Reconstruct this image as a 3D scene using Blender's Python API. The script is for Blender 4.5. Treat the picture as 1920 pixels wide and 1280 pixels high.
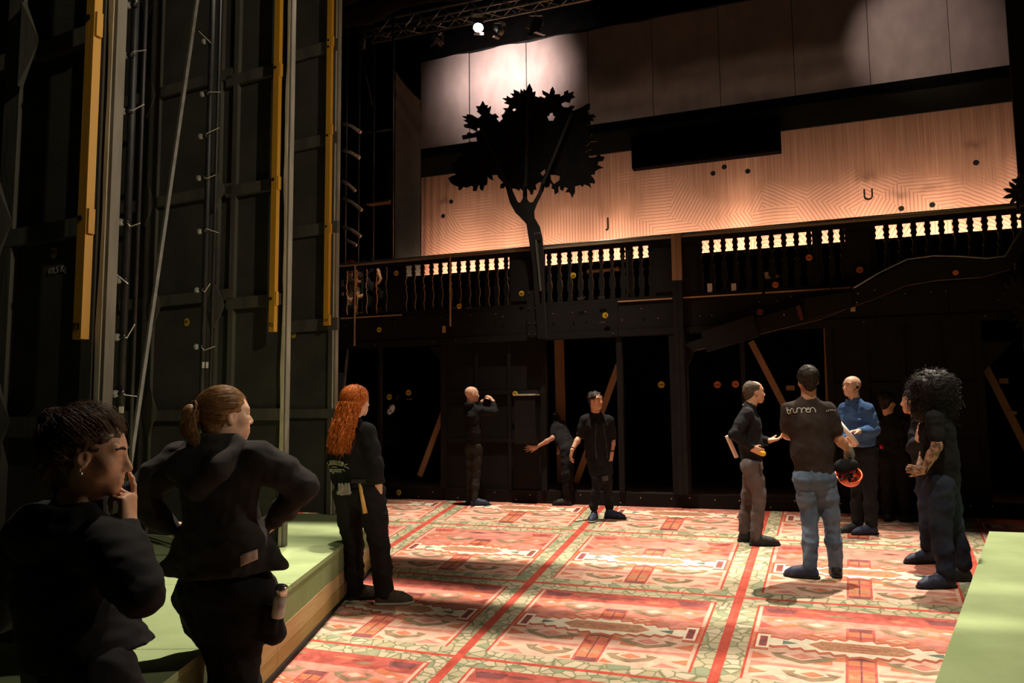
import bpy, bmesh, math, random
import numpy as np
from mathutils import Vector, Matrix
random.seed(7)
for o in list(bpy.data.objects): bpy.data.objects.remove(o)
scene = bpy.context.scene
COL = scene.collection
# ------------------------------------------------------------------ camera
FPX, PITCH, ROLL, CAMZ = 1450.0, math.atan(136/1450), 0.010, 1.40
_f = Vector((0, math.cos(PITCH), math.sin(PITCH)))
_r0 = Vector((1, 0, 0)); _u0 = Vector((0, -math.sin(PITCH), math.cos(PITCH)))
_r = _r0*math.cos(ROLL) - _u0*math.sin(ROLL)
_u = _u0*math.cos(ROLL) + _r0*math.sin(ROLL)
CAM = Vector((0, 0, CAMZ))
cam_d = bpy.data.cameras.new('camera'); cam = bpy.data.objects.new('camera', cam_d); COL.objects.link(cam)
cam_d.sensor_width = 36.0; cam_d.lens = 36.0*FPX/1920; cam_d.clip_end = 200
cam.matrix_world = Matrix(((_r.x, _u.x, -_f.x, CAM.x), (_r.y, _u.y, -_f.y, CAM.y), (_r.z, _u.z, -_f.z, CAM.z), (0, 0, 0, 1)))
scene.camera = cam
# ------------------------------------------------------------------ world and exposure
w = bpy.data.worlds.new('world'); scene.world = w; w.use_nodes = True
w.node_tree.nodes['Background'].inputs[0].default_value = (0.9, 0.75, 0.6, 1)
w.node_tree.nodes['Background'].inputs[1].default_value = 0.006
scene.view_settings.view_transform = 'Standard'
scene.view_settings.look = 'None'
scene.view_settings.gamma = 1.0
scene.view_settings.use_curve_mapping = False
scene.view_settings.exposure = 0.0

def look_rot(loc, tgt):
    return (Vector(tgt)-Vector(loc)).to_track_quat('-Z', 'Y').to_euler()
def spot(name, loc, tgt, watts, angle, color, radius=0.12, blend=0.5):
    l = bpy.data.lights.new(name, 'SPOT'); l.energy = watts; l.spot_size = math.radians(angle); l.spot_blend = blend
    l.color = color; l.shadow_soft_size = radius
    o = bpy.data.objects.new(name, l); COL.objects.link(o); o.location = loc; o.rotation_euler = look_rot(loc, tgt); return o
def area(name, loc, tgt, watts, sx, sy, color):
    l = bpy.data.lights.new(name, 'AREA'); l.shape = 'RECTANGLE'; l.size = sx; l.size_y = sy; l.energy = watts; l.color = color
    o = bpy.data.objects.new(name, l); COL.objects.link(o); o.location = loc; o.rotation_euler = look_rot(loc, tgt); return o
WARM = (1.0, 0.87, 0.70)
spot('stage_spot', (5.4, 10.4, 10.5), (3.3, 6.4, 0), 9000, 34, WARM, 0.05, 0.7)
spot('stage_spot', (0.4, 10.9, 10.5), (0.1, 9.2, 0), 8400, 50, WARM, 0.07, 0.85)
spot('stage_spot', (-0.2, 7.4, 10.5), (0.0, 4.9, 0), 7600, 42, WARM, 0.07, 0.85)
spot('stage_spot', (-1.9, 7.0, 9.5), (-2.9, 5.0, 0.4), 3000, 29, WARM, 0.06, 0.6)
spot('stage_spot', (5.6, 5.2, 9.5), (4.6, 4.6, 0), 1100, 40, WARM, 0.08, 0.7)
spot('side_spot', (7.0, 4.2, 5.2), (-1.2, 3.6, 1.6), 800, 42, WARM, 0.10, 0.8)
spot('front_spot', (2.0, 2.6, 9.5), (2.1, 7.4, 0.8), 2200, 34, WARM, 0.08, 0.9)
spot('wing_spot', (4.2, -1.2, 6.0), (-2.0, 5.8, 3.3), 1000, 46, (1.0, 0.88, 0.66), 0.05, 0.8)

# ------------------------------------------------------------------ pixel helpers (1920 x 1280 frame)
def ray(px, py):
    return _f + _r*((px-960)/FPX) - _u*((py-640)/FPX)
def at(px, py, Y):
    d = ray(px, py); return CAM + d*(Y/d.y)
def floor_at(px, py, z=0.0):
    d = ray(px, py); return CAM + d*((z-CAMZ)/d.z)
class Plane:
    """upright plane through point p with horizontal direction az (deg from +Y, clockwise)"""
    def __init__(s, x, y, az):
        a = math.radians(az); s.o = Vector((x, y, 0)); s.t = Vector((math.sin(a), math.cos(a), 0)); s.n = Vector((-s.t.y, s.t.x, 0))
        s.az = az
    def hit(s, px, py, off=0.0):
        d = ray(px, py); o = s.o + s.n*off
        k = (o-CAM).dot(s.n)/d.dot(s.n); p = CAM + d*k
        return (p-s.o).dot(s.t), p.z
    def P(s, t, n, z): return s.o + s.t*t + s.n*n + Vector((0, 0, z))
    def matrix(s):
        # local x = t, y = n, z = up
        return Matrix(((s.t.x, s.n.x, 0, s.o.x), (s.t.y, s.n.y, 0, s.o.y), (0, 0, 1, 0), (0, 0, 0, 1)))
TH = 20.4
WALL = Plane(0, 12.5, 90+TH)          # t to the right, n away from the camera
assert WALL.n.y > 0

# ------------------------------------------------------------------ materials
MATS = {}
def mat(name, c1, c2=None, scale=4.0, rough=0.8, bump=0.0, bscale=60.0, detail=4.0, metallic=0.0, stretch=(1, 1, 1), contrast=(0.35, 0.65), spec=0.3, emit=None, sheen=0.0, trans=0.0, sss=0.0):
    if name in MATS: return MATS[name]
    m = bpy.data.materials.new(name); m.use_nodes = True; nt = m.node_tree; b = nt.nodes['Principled BSDF']
    b.inputs['Roughness'].default_value = rough; b.inputs['Metallic'].default_value = metallic
    b.inputs['Specular IOR Level'].default_value = spec
    b.inputs['Base Color'].default_value = (*c1, 1)
    if sheen: b.inputs['Sheen Weight'].default_value = sheen
    if trans: b.inputs['Transmission Weight'].default_value = trans
    if sss:
        b.inputs['Subsurface Weight'].default_value = sss; b.inputs['Subsurface Radius'].default_value = (0.02, 0.008, 0.004)
    if emit:
        b.inputs['Emission Color'].default_value = (*emit[0], 1); b.inputs['Emission Strength'].default_value = emit[1]
    tc = nt.nodes.new('ShaderNodeTexCoord'); mp = nt.nodes.new('ShaderNodeMapping')
    mp.inputs['Scale'].default_value = stretch
    nt.links.new(tc.outputs['Object'], mp.inputs[0])
    if c2 is not None:
        n = nt.nodes.new('ShaderNodeTexNoise'); n.inputs['Scale'].default_value = scale; n.inputs['Detail'].default_value = detail
        r = nt.nodes.new('ShaderNodeValToRGB'); r.color_ramp.elements[0].position = contrast[0]; r.color_ramp.elements[1].position = contrast[1]
        r.color_ramp.elements[0].color = (*c1, 1); r.color_ramp.elements[1].color = (*c2, 1)
        nt.links.new(mp.outputs[0], n.inputs['Vector']); nt.links.new(n.outputs['Fac'], r.inputs[0]); nt.links.new(r.outputs[0], b.inputs['Base Color'])
    if bump:
        n2 = nt.nodes.new('ShaderNodeTexNoise'); n2.inputs['Scale'].default_value = bscale; n2.inputs['Detail'].default_value = 3
        bp = nt.nodes.new('ShaderNodeBump'); bp.inputs['Strength'].default_value = bump; bp.inputs['Distance'].default_value = 0.01
        nt.links.new(mp.outputs[0], n2.inputs['Vector']); nt.links.new(n2.outputs['Fac'], bp.inputs['Height']); nt.links.new(bp.outputs[0], b.inputs['Normal'])
    MATS[name] = m; return m

black_paint = mat('black_paint', (0.0045, 0.0036, 0.0032), (0.0085, 0.0066, 0.0056), 3.0, 0.75, 0.15, 40, spec=0.25)
dark_void = mat('black_cloth', (0.004, 0.004, 0.004), (0.007, 0.006, 0.006), 5, 0.95, 0.2, 50, spec=0.05)
flat_grey = mat('flat_grey_canvas', (0.046, 0.044, 0.036), (0.070, 0.066, 0.053), 2.2, 0.9, 0.25, 120, spec=0.15)
flat_wood = mat('flat_dark_timber', (0.066, 0.062, 0.050), (0.105, 0.098, 0.078), 6, 0.85, 0.2, 40, stretch=(1, 1, .2), spec=0.2)
raw_edge = mat('worn_pale_timber', (0.46, 0.40, 0.26), (0.76, 0.68, 0.50), 9, 0.85, 0.5, 30, stretch=(1, 1, .25))
grey_edge = mat('grey_weathered_timber', (0.15, 0.135, 0.11), (0.27, 0.24, 0.19), 9, 0.85, 0.4, 30, stretch=(1, 1, .2))
gold_wood = mat('golden_varnished_timber', (0.52, 0.25, 0.018), (0.66, 0.34, 0.03), 5, 0.5, 0.12, 50, stretch=(1, 1, .08), spec=0.4)
ply_edge = mat('raw_plywood', (0.45, 0.25, 0.11), (0.60, 0.36, 0.17), 8, 0.8, 0.2, 40, stretch=(.3, 1, 1))
raw_wood = mat('raw_softwood', (0.22, 0.115, 0.055), (0.30, 0.17, 0.085), 4, 0.8, 0.2, 40, stretch=(1, 1, .1))
rail_wood = mat('weathered_handrail', (0.20, 0.145, 0.09), (0.34, 0.26, 0.17), 6, 0.6, 0.3, 40, stretch=(.1, 1, 1))
green_top = mat('green_deck_cloth', (0.26, 0.33, 0.155), (0.32, 0.40, 0.20), 2.5, 0.9, 0.3, 300, detail=6, spec=0.15)
green_side = mat('green_deck_side', (0.20, 0.25, 0.11), (0.24, 0.29, 0.14), 4, 0.9, 0.25, 200, spec=0.15)
plank_pale = mat('pale_plank', (0.42, 0.28, 0.12), (0.52, 0.37, 0.18), 5, 0.75, 0.2, 40, stretch=(1, .1, 1))
plank_tan = mat('tan_plank', (0.30, 0.19, 0.06), (0.37, 0.25, 0.09), 5, 0.75, 0.2, 40, stretch=(1, .1, 1))
steel = mat('bright_steel', (0.62, 0.60, 0.55), (0.75, 0.73, 0.68), 20, 0.3, metallic=1.0)
dull_alu = mat('dull_aluminium', (0.30, 0.28, 0.25), (0.42, 0.39, 0.34), 12, 0.45, metallic=0.8)
black_metal = mat('black_metal', (0.010, 0.010, 0.010), (0.02, 0.02, 0.02), 10, 0.45, spec=0.4)
yellow_dot = mat('yellow_sticker', (0.62, 0.38, 0.02), (0.70, 0.46, 0.03), 20, 0.6)
orange_dot = mat('orange_sticker', (0.60, 0.15, 0.04), (0.66, 0.19, 0.05), 20, 0.6)
ink = mat('black_ink', (0.012, 0.01, 0.01), rough=0.7)
chalk = mat('white_chalk', (0.42, 0.41, 0.35), (0.22, 0.21, 0.18), 90, 0.9)
faint = mat('faint_chalk', (0.16, 0.15, 0.13), (0.07, 0.065, 0.055), 90, 0.9)
glint = mat('clear_bulb_glass', (0.16, 0.16, 0.15), (0.34, 0.34, 0.31), 60, 0.08, spec=1.0)
silver = mat('silver_paint', (0.60, 0.58, 0.52), (0.78, 0.76, 0.70), 40, 0.3, spec=0.6)
grey_bar = mat('dull_grey_metal', (0.13, 0.125, 0.11), (0.2, 0.19, 0.165), 12, 0.6)
white_tape = mat('white_tape', (0.62, 0.58, 0.47), rough=0.7)
mauve = mat('mauve_drape', (0.30, 0.225, 0.215), (0.36, 0.275, 0.26), 3.5, 0.95, 0.35, 220, stretch=(1, 1, .5), spec=0.05)
pelmet_m = mat('black_brown_cloth', (0.030, 0.026, 0.020), (0.040, 0.034, 0.026), 3, 0.95, 0.2, 100, spec=0.05)

# ------------------------------------------------------------------ object helpers
def tag(o, label=None, cat=None, group=None, kind=None):
    if label: o['label'] = label
    if cat: o['category'] = cat
    if group: o['group'] = group
    if kind: o['kind'] = kind
    return o
def empty(name, loc=(0, 0, 0), label=None, cat=None, group=None, M=None):
    o = bpy.data.objects.new(name, None); COL.objects.link(o); o.empty_display_size = 0.1
    if M is not None: o.matrix_world = M
    else: o.location = loc
    return tag(o, label, cat, group)
def link(name, me, mats, parent=None, smooth=False):
    if not isinstance(mats, (list, tuple)): mats = [mats]
    for m in mats: me.materials.append(m)
    o = bpy.data.objects.new(name, me); COL.objects.link(o)
    if parent is not None: o.parent = parent
    if smooth:
        me.polygons.foreach_set('use_smooth', np.ones(len(me.polygons), dtype=bool))
    return o
class MB:
    """collects simple solids into one mesh"""
    def __init__(s): s.v = []; s.f = []; s.m = []
    def add(s, vs, fs, mi=0):
        b = len(s.v); s.v += [tuple(v) for v in vs]; s.f += [tuple(i+b for i in f) for f in fs]; s.m += [mi]*len(fs); return s
    def box(s, x0, x1, y0, y1, z0, z1, mi=0):
        return s.add([(x0, y0, z0), (x1, y0, z0), (x1, y1, z0), (x0, y1, z0), (x0, y0, z1), (x1, y0, z1), (x1, y1, z1), (x0, y1, z1)],
                     [(0, 3, 2, 1), (4, 5, 6, 7), (0, 1, 5, 4), (1, 2, 6, 5), (2, 3, 7, 6), (3, 0, 4, 7)], mi)
    def bar(s, a, b, wx, wy, up=(0, 0, 1), mi=0):
        """square bar from a to b; wx across, wy along up-ish"""
        a = Vector(a); b = Vector(b); d = (b-a).normalized(); x = d.cross(Vector(up))
        if x.length < 1e-4: x = d.cross(Vector((1, 0, 0)))
        x.normalize(); y = x.cross(d).normalized(); x *= wx/2; y *= wy/2
        vs = [a-x-y, a+x-y, a+x+y, a-x+y, b-x-y, b+x-y, b+x+y, b-x+y]
        return s.add(vs, [(0, 1, 2, 3), (7, 6, 5, 4), (0, 4, 5, 1), (1, 5, 6, 2), (2, 6, 7, 3), (3, 7, 4, 0)], mi)
    def tube(s, pts, r, n=8, mi=0, caps=True):
        pts = [Vector(p) for p in pts]; rs = r if isinstance(r, (list, tuple)) else [r]*len(pts)
        vs = []; fs = []; prev = None
        for i, p in enumerate(pts):
            d = (pts[min(i+1, len(pts)-1)]-pts[max(i-1, 0)]).normalized()
            if prev is None:
                x = d.orthogonal().normalized()
            else:
                x = (prev - d*prev.dot(d)); x = x.normalized() if x.length > 1e-6 else d.orthogonal().normalized()
            prev = x; y = d.cross(x)
            for k in range(n):
                a = 2*math.pi*k/n; vs.append(p + (x*math.cos(a)+y*math.sin(a))*rs[i])
        for i in range(len(pts)-1):
            for k in range(n):
                fs.append((i*n+k, i*n+(k+1) % n, (i+1)*n+(k+1) % n, (i+1)*n+k))
        if caps:
            fs.append(tuple(range(n))[::-1]); fs.append(tuple((len(pts)-1)*n+k for k in range(n)))
        return s.add(vs, fs, mi)
    def sphere(s, c, r, mi=0, seg=10, rings=6, sc=(1, 1, 1)):
        vs = [(c[0], c[1], c[2]+r*sc[2])]; fs = []
        for i in range(1, rings):
            th = math.pi*i/rings
            for k in range(seg):
                a = 2*math.pi*k/seg
                vs.append((c[0]+r*sc[0]*math.sin(th)*math.cos(a), c[1]+r*sc[1]*math.sin(th)*math.sin(a), c[2]+r*sc[2]*math.cos(th)))
        vs.append((c[0], c[1], c[2]-r*sc[2])); L = len(vs)-1
        for k in range(seg): fs.append((0, 1+k, 1+(k+1) % seg))
        for i in range(rings-2):
            for k in range(seg):
                a = 1+i*seg+k; b = 1+i*seg+(k+1) % seg
                fs.append((a, a+seg, b+seg, b))
        for k in range(seg): fs.append((L, 1+(rings-2)*seg+(k+1) % seg, 1+(rings-2)*seg+k))
        return s.add(vs, fs, mi)
    def prism(s, poly, y0, y1, mi=0, mside=None):
        """polygon in x,z extruded along y (y0 = front)"""
        n = len(poly); vs = [(p[0], y0, p[1]) for p in poly]+[(p[0], y1, p[1]) for p in poly]
        ar = sum(poly[i][0]*poly[(i+1) % n][1]-poly[(i+1) % n][0]*poly[i][1] for i in range(n))
        f0 = tuple(range(n)); f1 = tuple(range(2*n-1, n-1, -1))
        sides = [(i, i+n, (i+1) % n+n, (i+1) % n) for i in range(n)]
        if ar < 0:
            f0 = f0[::-1]; f1 = f1[::-1]; sides = [q[::-1] for q in sides]
        s.add(vs, [f0, f1], mi); b = len(s.v)-2*n
        for q in sides: s.f.append(tuple(i+b for i in q)); s.m.append(mi if mside is None else mside)
        return s
    def disc(s, c, r, y0, y1, mi=0, n=18, sx=1.0):
        return s.prism([(c[0]+r*sx*math.cos(2*math.pi*k/n), c[1]+r*math.sin(2*math.pi*k/n)) for k in range(n)], y0, y1, mi)
    def mesh(s, name='mesh'):
        me = bpy.data.meshes.new(name); me.from_pydata(s.v, [], s.f)
        if len(set(s.m)) > 1: me.polygons.foreach_set('material_index', s.m)
        me.update(); return me
    def build(s, name, mats, parent=None, smooth=False):
        return link(name, s.mesh(name), mats, parent, smooth)
def text_mesh(txt, size, depth=0.001):
    cu = bpy.data.curves.new('txt', 'FONT'); cu.body = txt; cu.size = size; cu.extrude = depth; cu.align_x = 'CENTER'; cu.align_y = 'CENTER'
    o = bpy.data.objects.new('txt', cu); COL.objects.link(o)
    me = bpy.data.meshes.new_from_object(o.evaluated_get(bpy.context.evaluated_depsgraph_get()))
    bpy.data.objects.remove(o); bpy.data.curves.remove(cu); return me
def wall_text(txt, size, t, y, z, m, parent, name='lettering', rot=0.0):
    """text standing in the local x-z plane, facing -y"""
    me = text_mesh(txt, size); o = link(name, me, m, parent)
    o.matrix_local = Matrix.Translation((t, y, z)) @ Matrix.Rotation(math.pi/2, 4, 'X') @ Matrix.Rotation(rot, 4, 'Z'); return o
def scribble(parent, t, y, z, w_, m, name='chalk_writing', n=5, seed=None):
    """illegible handwriting: one wavy pen line"""
    rng = random.Random(seed if seed is not None else int(t*1000+z*777)); pts = []
    for k in range(n*2+1): pts.append((t-w_/2+w_*k/(n*2), y, z+(.22*w_*(1 if k % 2 else -1))*rng.uniform(.35, 1)))
    return MB().tube(pts, .0045, 4).build(name, m, parent)
def sticker(parent, t, y, z, r, txt, m=None, sx=1.0):
    s = MB().disc((t, z), r, y-0.003, y, n=20, sx=sx).build('sticker', m or yellow_dot, parent)
    if txt == '~': scribble(s, t, y-0.005, z, r*1.1, ink, 'number')
    elif txt: wall_text(txt, r*1.15, t, y-0.005, z, ink, s, 'number')
    return s
# ================================================================== carpet-painted stage floor
GRID = [((0, 0), (800.6, 980)), ((1, 0), (1084, 995)), ((2, 0), (1416, 1010)), ((3, 0), (1821, 1030)), ((1, 1), (994.6, 1090.6)),
        ((2, 1), (1388, 1118)), ((1, 2), (861.9, 1233.5)), ((2, 2), (1327, 1281)), ((0, 0), (801, 980))]
A = []
for (s, t), (px, py) in GRID:
    p = floor_at(px, py); x, y = p.x, p.y
    A.append([s, t, 1, 0, 0, 0, -x*s, -x*t, -x]); A.append([0, 0, 0, s, t, 1, -y*s, -y*t, -y])
H = np.linalg.svd(np.array(A))[2][-1].reshape(3, 3); H /= H[2, 2]
def c2w(s, t):
    v = H @ np.array([s, t, 1.0]); return v[0]/v[2], v[1]/v[2]
def wc(name, c, var=0.25, rough=0.85, sc=14.0):
    """watercolour-like print colour; coordinates follow the painted grid (UV)"""
    m = bpy.data.materials.new(name); m.use_nodes = True; nt = m.node_tree; b = nt.nodes['Principled BSDF']
    b.inputs['Roughness'].default_value = rough; b.inputs['Specular IOR Level'].default_value = 0.12
    uv = nt.nodes.new('ShaderNodeUVMap'); uv.uv_map = 'grid'
    n = nt.nodes.new('ShaderNodeTexNoise'); n.inputs['Scale'].default_value = sc; n.inputs['Detail'].default_value = 6; n.inputs['Distortion'].default_value = 1.2
    r = nt.nodes.new('ShaderNodeValToRGB'); e = r.color_ramp.elements
    e[0].position = 0.3; e[1].position = 0.7
    e[0].color = (*[x*(1-var) for x in c], 1); e[1].color = (*[min(1, x*(1+var*0.6)+0.02) for x in c], 1)
    n2 = nt.nodes.new('ShaderNodeTexNoise'); n2.inputs['Scale'].default_value = sc*14; n2.inputs['Detail'].default_value = 2
    mx = nt.nodes.new('ShaderNodeMix'); mx.data_type = 'RGBA'; mx.blend_type = 'MULTIPLY'; mx.inputs[0].default_value = 0.35
    nt.links.new(uv.outputs[0], n.inputs['Vector']); nt.links.new(uv.outputs[0], n2.inputs['Vector'])
    nt.links.new(n.outputs['Fac'], r.inputs[0]); nt.links.new(r.outputs[0], mx.inputs[6]); nt.links.new(n2.outputs['Color'], mx.inputs[7]); nt.links.new(mx.outputs[2], b.inputs['Base Color'])
    return m
def stone_border():
    m = bpy.data.materials.new('print_stone_border'); m.use_nodes = True; nt = m.node_tree; b = nt.nodes['Principled BSDF']
    b.inputs['Roughness'].default_value = 0.85; b.inputs['Specular IOR Level'].default_value = 0.12
    uv = nt.nodes.new('ShaderNodeUVMap'); uv.uv_map = 'grid'
    v = nt.nodes.new('ShaderNodeTexVoronoi'); v.feature = 'DISTANCE_TO_EDGE'; v.inputs['Scale'].default_value = 19
    vc = nt.nodes.new('ShaderNodeTexVoronoi'); vc.inputs['Scale'].default_value = 19
    no = nt.nodes.new('ShaderNodeTexNoise'); no.inputs['Scale'].default_value = 9; no.inputs['Detail'].default_value = 4
    for x in (v, vc, no): nt.links.new(uv.outputs[0], x.inputs['Vector'])
    sep = nt.nodes.new('ShaderNodeSeparateColor'); nt.links.new(vc.outputs['Color'], sep.inputs[0])
    r1 = nt.nodes.new('ShaderNodeValToRGB'); e = r1.color_ramp.elements
    e[0].position = 0; e[0].color = (0.22, 0.25, 0.16, 1); e[1].position = 1; e[1].color = (0.50, 0.42, 0.31, 1)
    for ps, c in ((0.10, (0.22, 0.25, 0.16, 1)), (0.16, (0.36, 0.32, 0.20, 1)), (0.5, (0.43, 0.36, 0.24, 1))):
        q = e.new(ps); q.color = c
    nt.links.new(sep.outputs[0], r1.inputs[0])
    r2 = nt.nodes.new('ShaderNodeValToRGB'); e = r2.color_ramp.elements
    e[0].position = 0.02; e[0].color = (0, 0, 0, 1); e[1].position = 0.085; e[1].color = (1, 1, 1, 1)
    nt.links.new(v.outputs['Distance'], r2.inputs[0])
    mx = nt.nodes.new('ShaderNodeMix'); mx.data_type = 'RGBA'; mx.inputs[6].default_value = (0.17, 0.17, 0.095, 1)
    nt.links.new(r2.outputs[0], mx.inputs[0]); nt.links.new(r1.outputs[0], mx.inputs[7])
    m2 = nt.nodes.new('ShaderNodeMix'); m2.data_type = 'RGBA'; m2.inputs[7].default_value = (0.36, 0.35, 0.22, 1)
    r3 = nt.nodes.new('ShaderNodeValToRGB'); r3.color_ramp.elements[0].position = 0.55; r3.color_ramp.elements[1].position = 0.75; r3.color_ramp.elements[1].color = (0.6, 0.6, 0.6, 1)
    nt.links.new(no.outputs['Fac'], r3.inputs[0]); nt.links.new(r3.outputs[0], m2.inputs[0]); nt.links.new(mx.outputs[2], m2.inputs[6])
    nt.links.new(m2.outputs[2], b.inputs['Base Color']); return m
CM = [stone_border(), wc('print_red_line', (0.56, 0.075, 0.045)), wc('print_salmon', (0.66, 0.25, 0.19), 0.28), wc('print_peach', (0.76, 0.45, 0.34), 0.22),
      wc('print_cream', (0.80, 0.70, 0.54), 0.12), wc('print_orange', (0.62, 0.19, 0.095), 0.25), wc('print_brown', (0.50, 0.25, 0.14), 0.35, sc=40),
      wc('print_olive', (0.29, 0.20, 0.115), 0.35), wc('print_teal', (0.15, 0.21, 0.165), 0.35), wc('print_maroon', (0.24, 0.07, 0.07), 0.3), wc('print_deep_red', (0.48, 0.10, 0.075), 0.35)]
BORD, RED, SAL, PEA, CRE, ORA, BRO, OLI, TEA, MAR, DEE = range(11)
cv = []; cf = []; cm = []; cuv = []
def cpoly(pts, layer, mi):
    b = len(cv)
    for s, t in pts:
        x, y = c2w(s, t); cv.append((x, y, layer*0.00025)); cuv.append((s, t))
    q = [Vector((*cv[b+i][:2], 0)) for i in range(len(pts))]
    ar = sum(q[i].x*q[(i+1) % len(q)].y-q[(i+1) % len(q)].x*q[i].y for i in range(len(q)))
    idx = list(range(b, b+len(pts)))
    cf.append(tuple(idx if ar > 0 else idx[::-1])); cm.append(mi)
S0, S1, T0, T1 = -1, 4, -1, 4
MG = 0.088
def cell(i, j):
    def M(p, q): return (i+MG+(1-2*MG)*p, j+MG+(1-2*MG)*q)
    def poly(pts, layer, mi): cpoly([M(*p) for p in pts], layer, mi)
    def rect(p0, q0, p1, q1, layer, mi): poly([(p0, q0), (p1, q0), (p1, q1), (p0, q1)], layer, mi)
    def diamond(p, q, a, b, layer, mi): poly([(p-a, q), (p, q-b), (p+a, q), (p, q+b)], layer, mi)
    rng = random.Random(i*31+j*7+100)
    rect(0, 0, 1, 1, 1, RED); rect(0.012, 0.012, 0.988, 1, 2, PEA); rect(0.03, 0.012, 0.97, 0.46, 3, SAL)
    rect(0.03, 0.012, 0.97, 0.16, 4, SAL if j < 1 else DEE)
    # scalloped lozenges along the top
    for p0 in (0.035, 0.79):
        n = 10; pts = [(p0+0.17*k/n, 0.03+0.012*(k % 2)) for k in range(n+1)]+[(p0+0.15, 0.10), (p0+0.03, 0.11)]
        poly(pts, 5, MAR if j >= 1 else DEE)
    for p0, q0, w, h in ((0.27, 0.06, 0.07, 0.018), (0.40, 0.09, 0.10, 0.02), (0.56, 0.06, 0.09, 0.018), (0.68, 0.10, 0.06, 0.02)):
        diamond(p0, q0, w, h, 5, (DEE, OLI, ORA, MAR)[rng.randrange(4)])
    # diagonal bands upper half
    for sgn in (-1, 1):
        def X(p): return 0.5+sgn*(p-0.5)
        poly([(X(0.04), 0.20), (X(0.20), 0.14), (X(0.24), 0.17), (X(0.07), 0.24)], 5, ORA)
        poly([(X(0.05), 0.36), (X(0.15), 0.26), (X(0.33), 0.24), (X(0.17), 0.30)], 5, ORA)
        poly([(X(0.22), 0.40), (X(0.33), 0.33), (X(0.46), 0.38), (X(0.34), 0.42)], 5, ORA)
        diamond(X(0.34), 0.375, 0.055, 0.03, 6, PEA); diamond(X(0.34), 0.375, 0.03, 0.016, 7, ORA)
        diamond(X(0.12), 0.215, 0.03, 0.018, 6, PEA)
        # hook upper
        poly([(X(0.20), 0.22), (X(0.26), 0.21), (X(0.23), 0.25), (X(0.30), 0.29), (X(0.37), 0.25), (X(0.355), 0.215), (X(0.42), 0.235), (X(0.39), 0.275), (X(0.30), 0.325), (X(0.22), 0.275)], 6, OLI)
        diamond(X(0.30), 0.245, 0.045, 0.03, 7, PEA)
        # small triangles
        poly([(X(0.035), 0.25), (X(0.10), 0.31), (X(0.035), 0.34)], 6, DEE)
    # centre bars
    for q0, q1 in ((0.25, 0.42), (0.62, 0.995)):
        rect(0.435, q0, 0.565, q1, 6, DEE); rect(0.447, q0, 0.553, q1, 7, ORA)
        k = 0; q = q0
        while q < q1-0.03:
            if k % 2 == 0: poly([(0.447, q), (0.553, q), (0.553, min(q1, q+0.055)), (0.50, min(q1, q+0.045)), (0.447, min(q1, q+0.055))], 8, (MAR, BRO, DEE)[k % 3])
            q += 0.055; k += 1
        rect(0.496, q0, 0.504, q1, 9, MAR)
    # stepped cream band: outline then fill
    def band(e, layer, mi):
        ps = [0.115+0.385*k/6 for k in range(7)]
        U = []; L = []
        for k in range(6):
            qu = 0.480-0.012*k; ql = 0.565+0.012*k
            U += [(ps[k]+(0.014 if k else 0), qu-.010), (ps[k+1]-.004, qu+0.010)]; L += [(ps[k]+(0.014 if k else 0), ql+.010), (ps[k+1]-.004, ql-0.010)]
        Um = [(1-p, q) for p, q in U[::-1]]; Lm = [(1-p, q) for p, q in L[::-1]]
        uu = [(0.035, 0.43), (0.095, 0.43), (0.095, 0.475)]; ur = [(1-p, q) for p, q in uu[::-1]]
        ll = [(0.035, 0.61), (0.095, 0.61), (0.095, 0.565)]; lr = [(1-p, q) for p, q in ll[::-1]]
        top = uu+U+Um+ur; bot = ll+L+Lm+lr
        P = [(p, q-e) for p, q in top]+[(p, q+e) for p, q in bot[::-1]]
        P[0] = (0.035-e, P[0][1]); P[-1] = (0.035-e, P[-1][1]); n = len(top); P[n-1] = (0.965+e, P[n-1][1]); P[n] = (0.965+e, P[n][1])
        poly(P, layer, mi)
    band(0.022, 10, ORA); band(0.010, 11, RED); band(0.0, 12, CRE)
    for sgn in (-1, 1):
        def X(p): return 0.5+sgn*(p-0.5)
        poly([(X(0.048), 0.455), (X(0.085), 0.455), (X(0.085), 0.59), (X(0.048), 0.59)], 13, RED)
        poly([(X(0.052), 0.46), (X(0.081), 0.46), (X(0.081), 0.585), (X(0.052), 0.585)], 14, MAR)
        poly([(X(0.155), 0.495), (X(0.225), 0.52), (X(0.155), 0.55)], 13, TEA)
        # lower half motifs
        poly([(X(0.11), 0.66), (X(0.18), 0.645), (X(0.155), 0.68), (X(0.25), 0.725), (X(0.34), 0.68), (X(0.32), 0.65), (X(0.40), 0.665), (X(0.36), 0.72), (X(0.25), 0.765), (X(0.14), 0.71)], 6, OLI)
        diamond(X(0.25), 0.675, 0.055, 0.035, 7, SAL)
        poly([(X(0.17), 0.865), (X(0.23), 0.85), (X(0.22), 0.885), (X(0.30), 0.92), (X(0.37), 0.885), (X(0.355), 0.855), (X(0.42), 0.87), (X(0.385), 0.925), (X(0.30), 0.96), (X(0.20), 0.915)], 6, OLI)
        diamond(X(0.30), 0.88, 0.05, 0.03, 7, ORA)
        poly([(X(0.565), 0.63), (X(0.70), 0.70), (X(0.70), 0.755), (X(0.62), 0.745), (X(0.62), 0.70), (X(0.565), 0.69)], 5, ORA)
        poly([(X(0.03), 0.66), (X(0.12), 0.72), (X(0.03), 0.75)], 5, ORA)
        poly([(X(0.03), 0.78), (X(0.43), 0.80), (X(0.43), 0.825), (X(0.10), 0.815), (X(0.03), 0.84)], 5, SAL)
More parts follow.
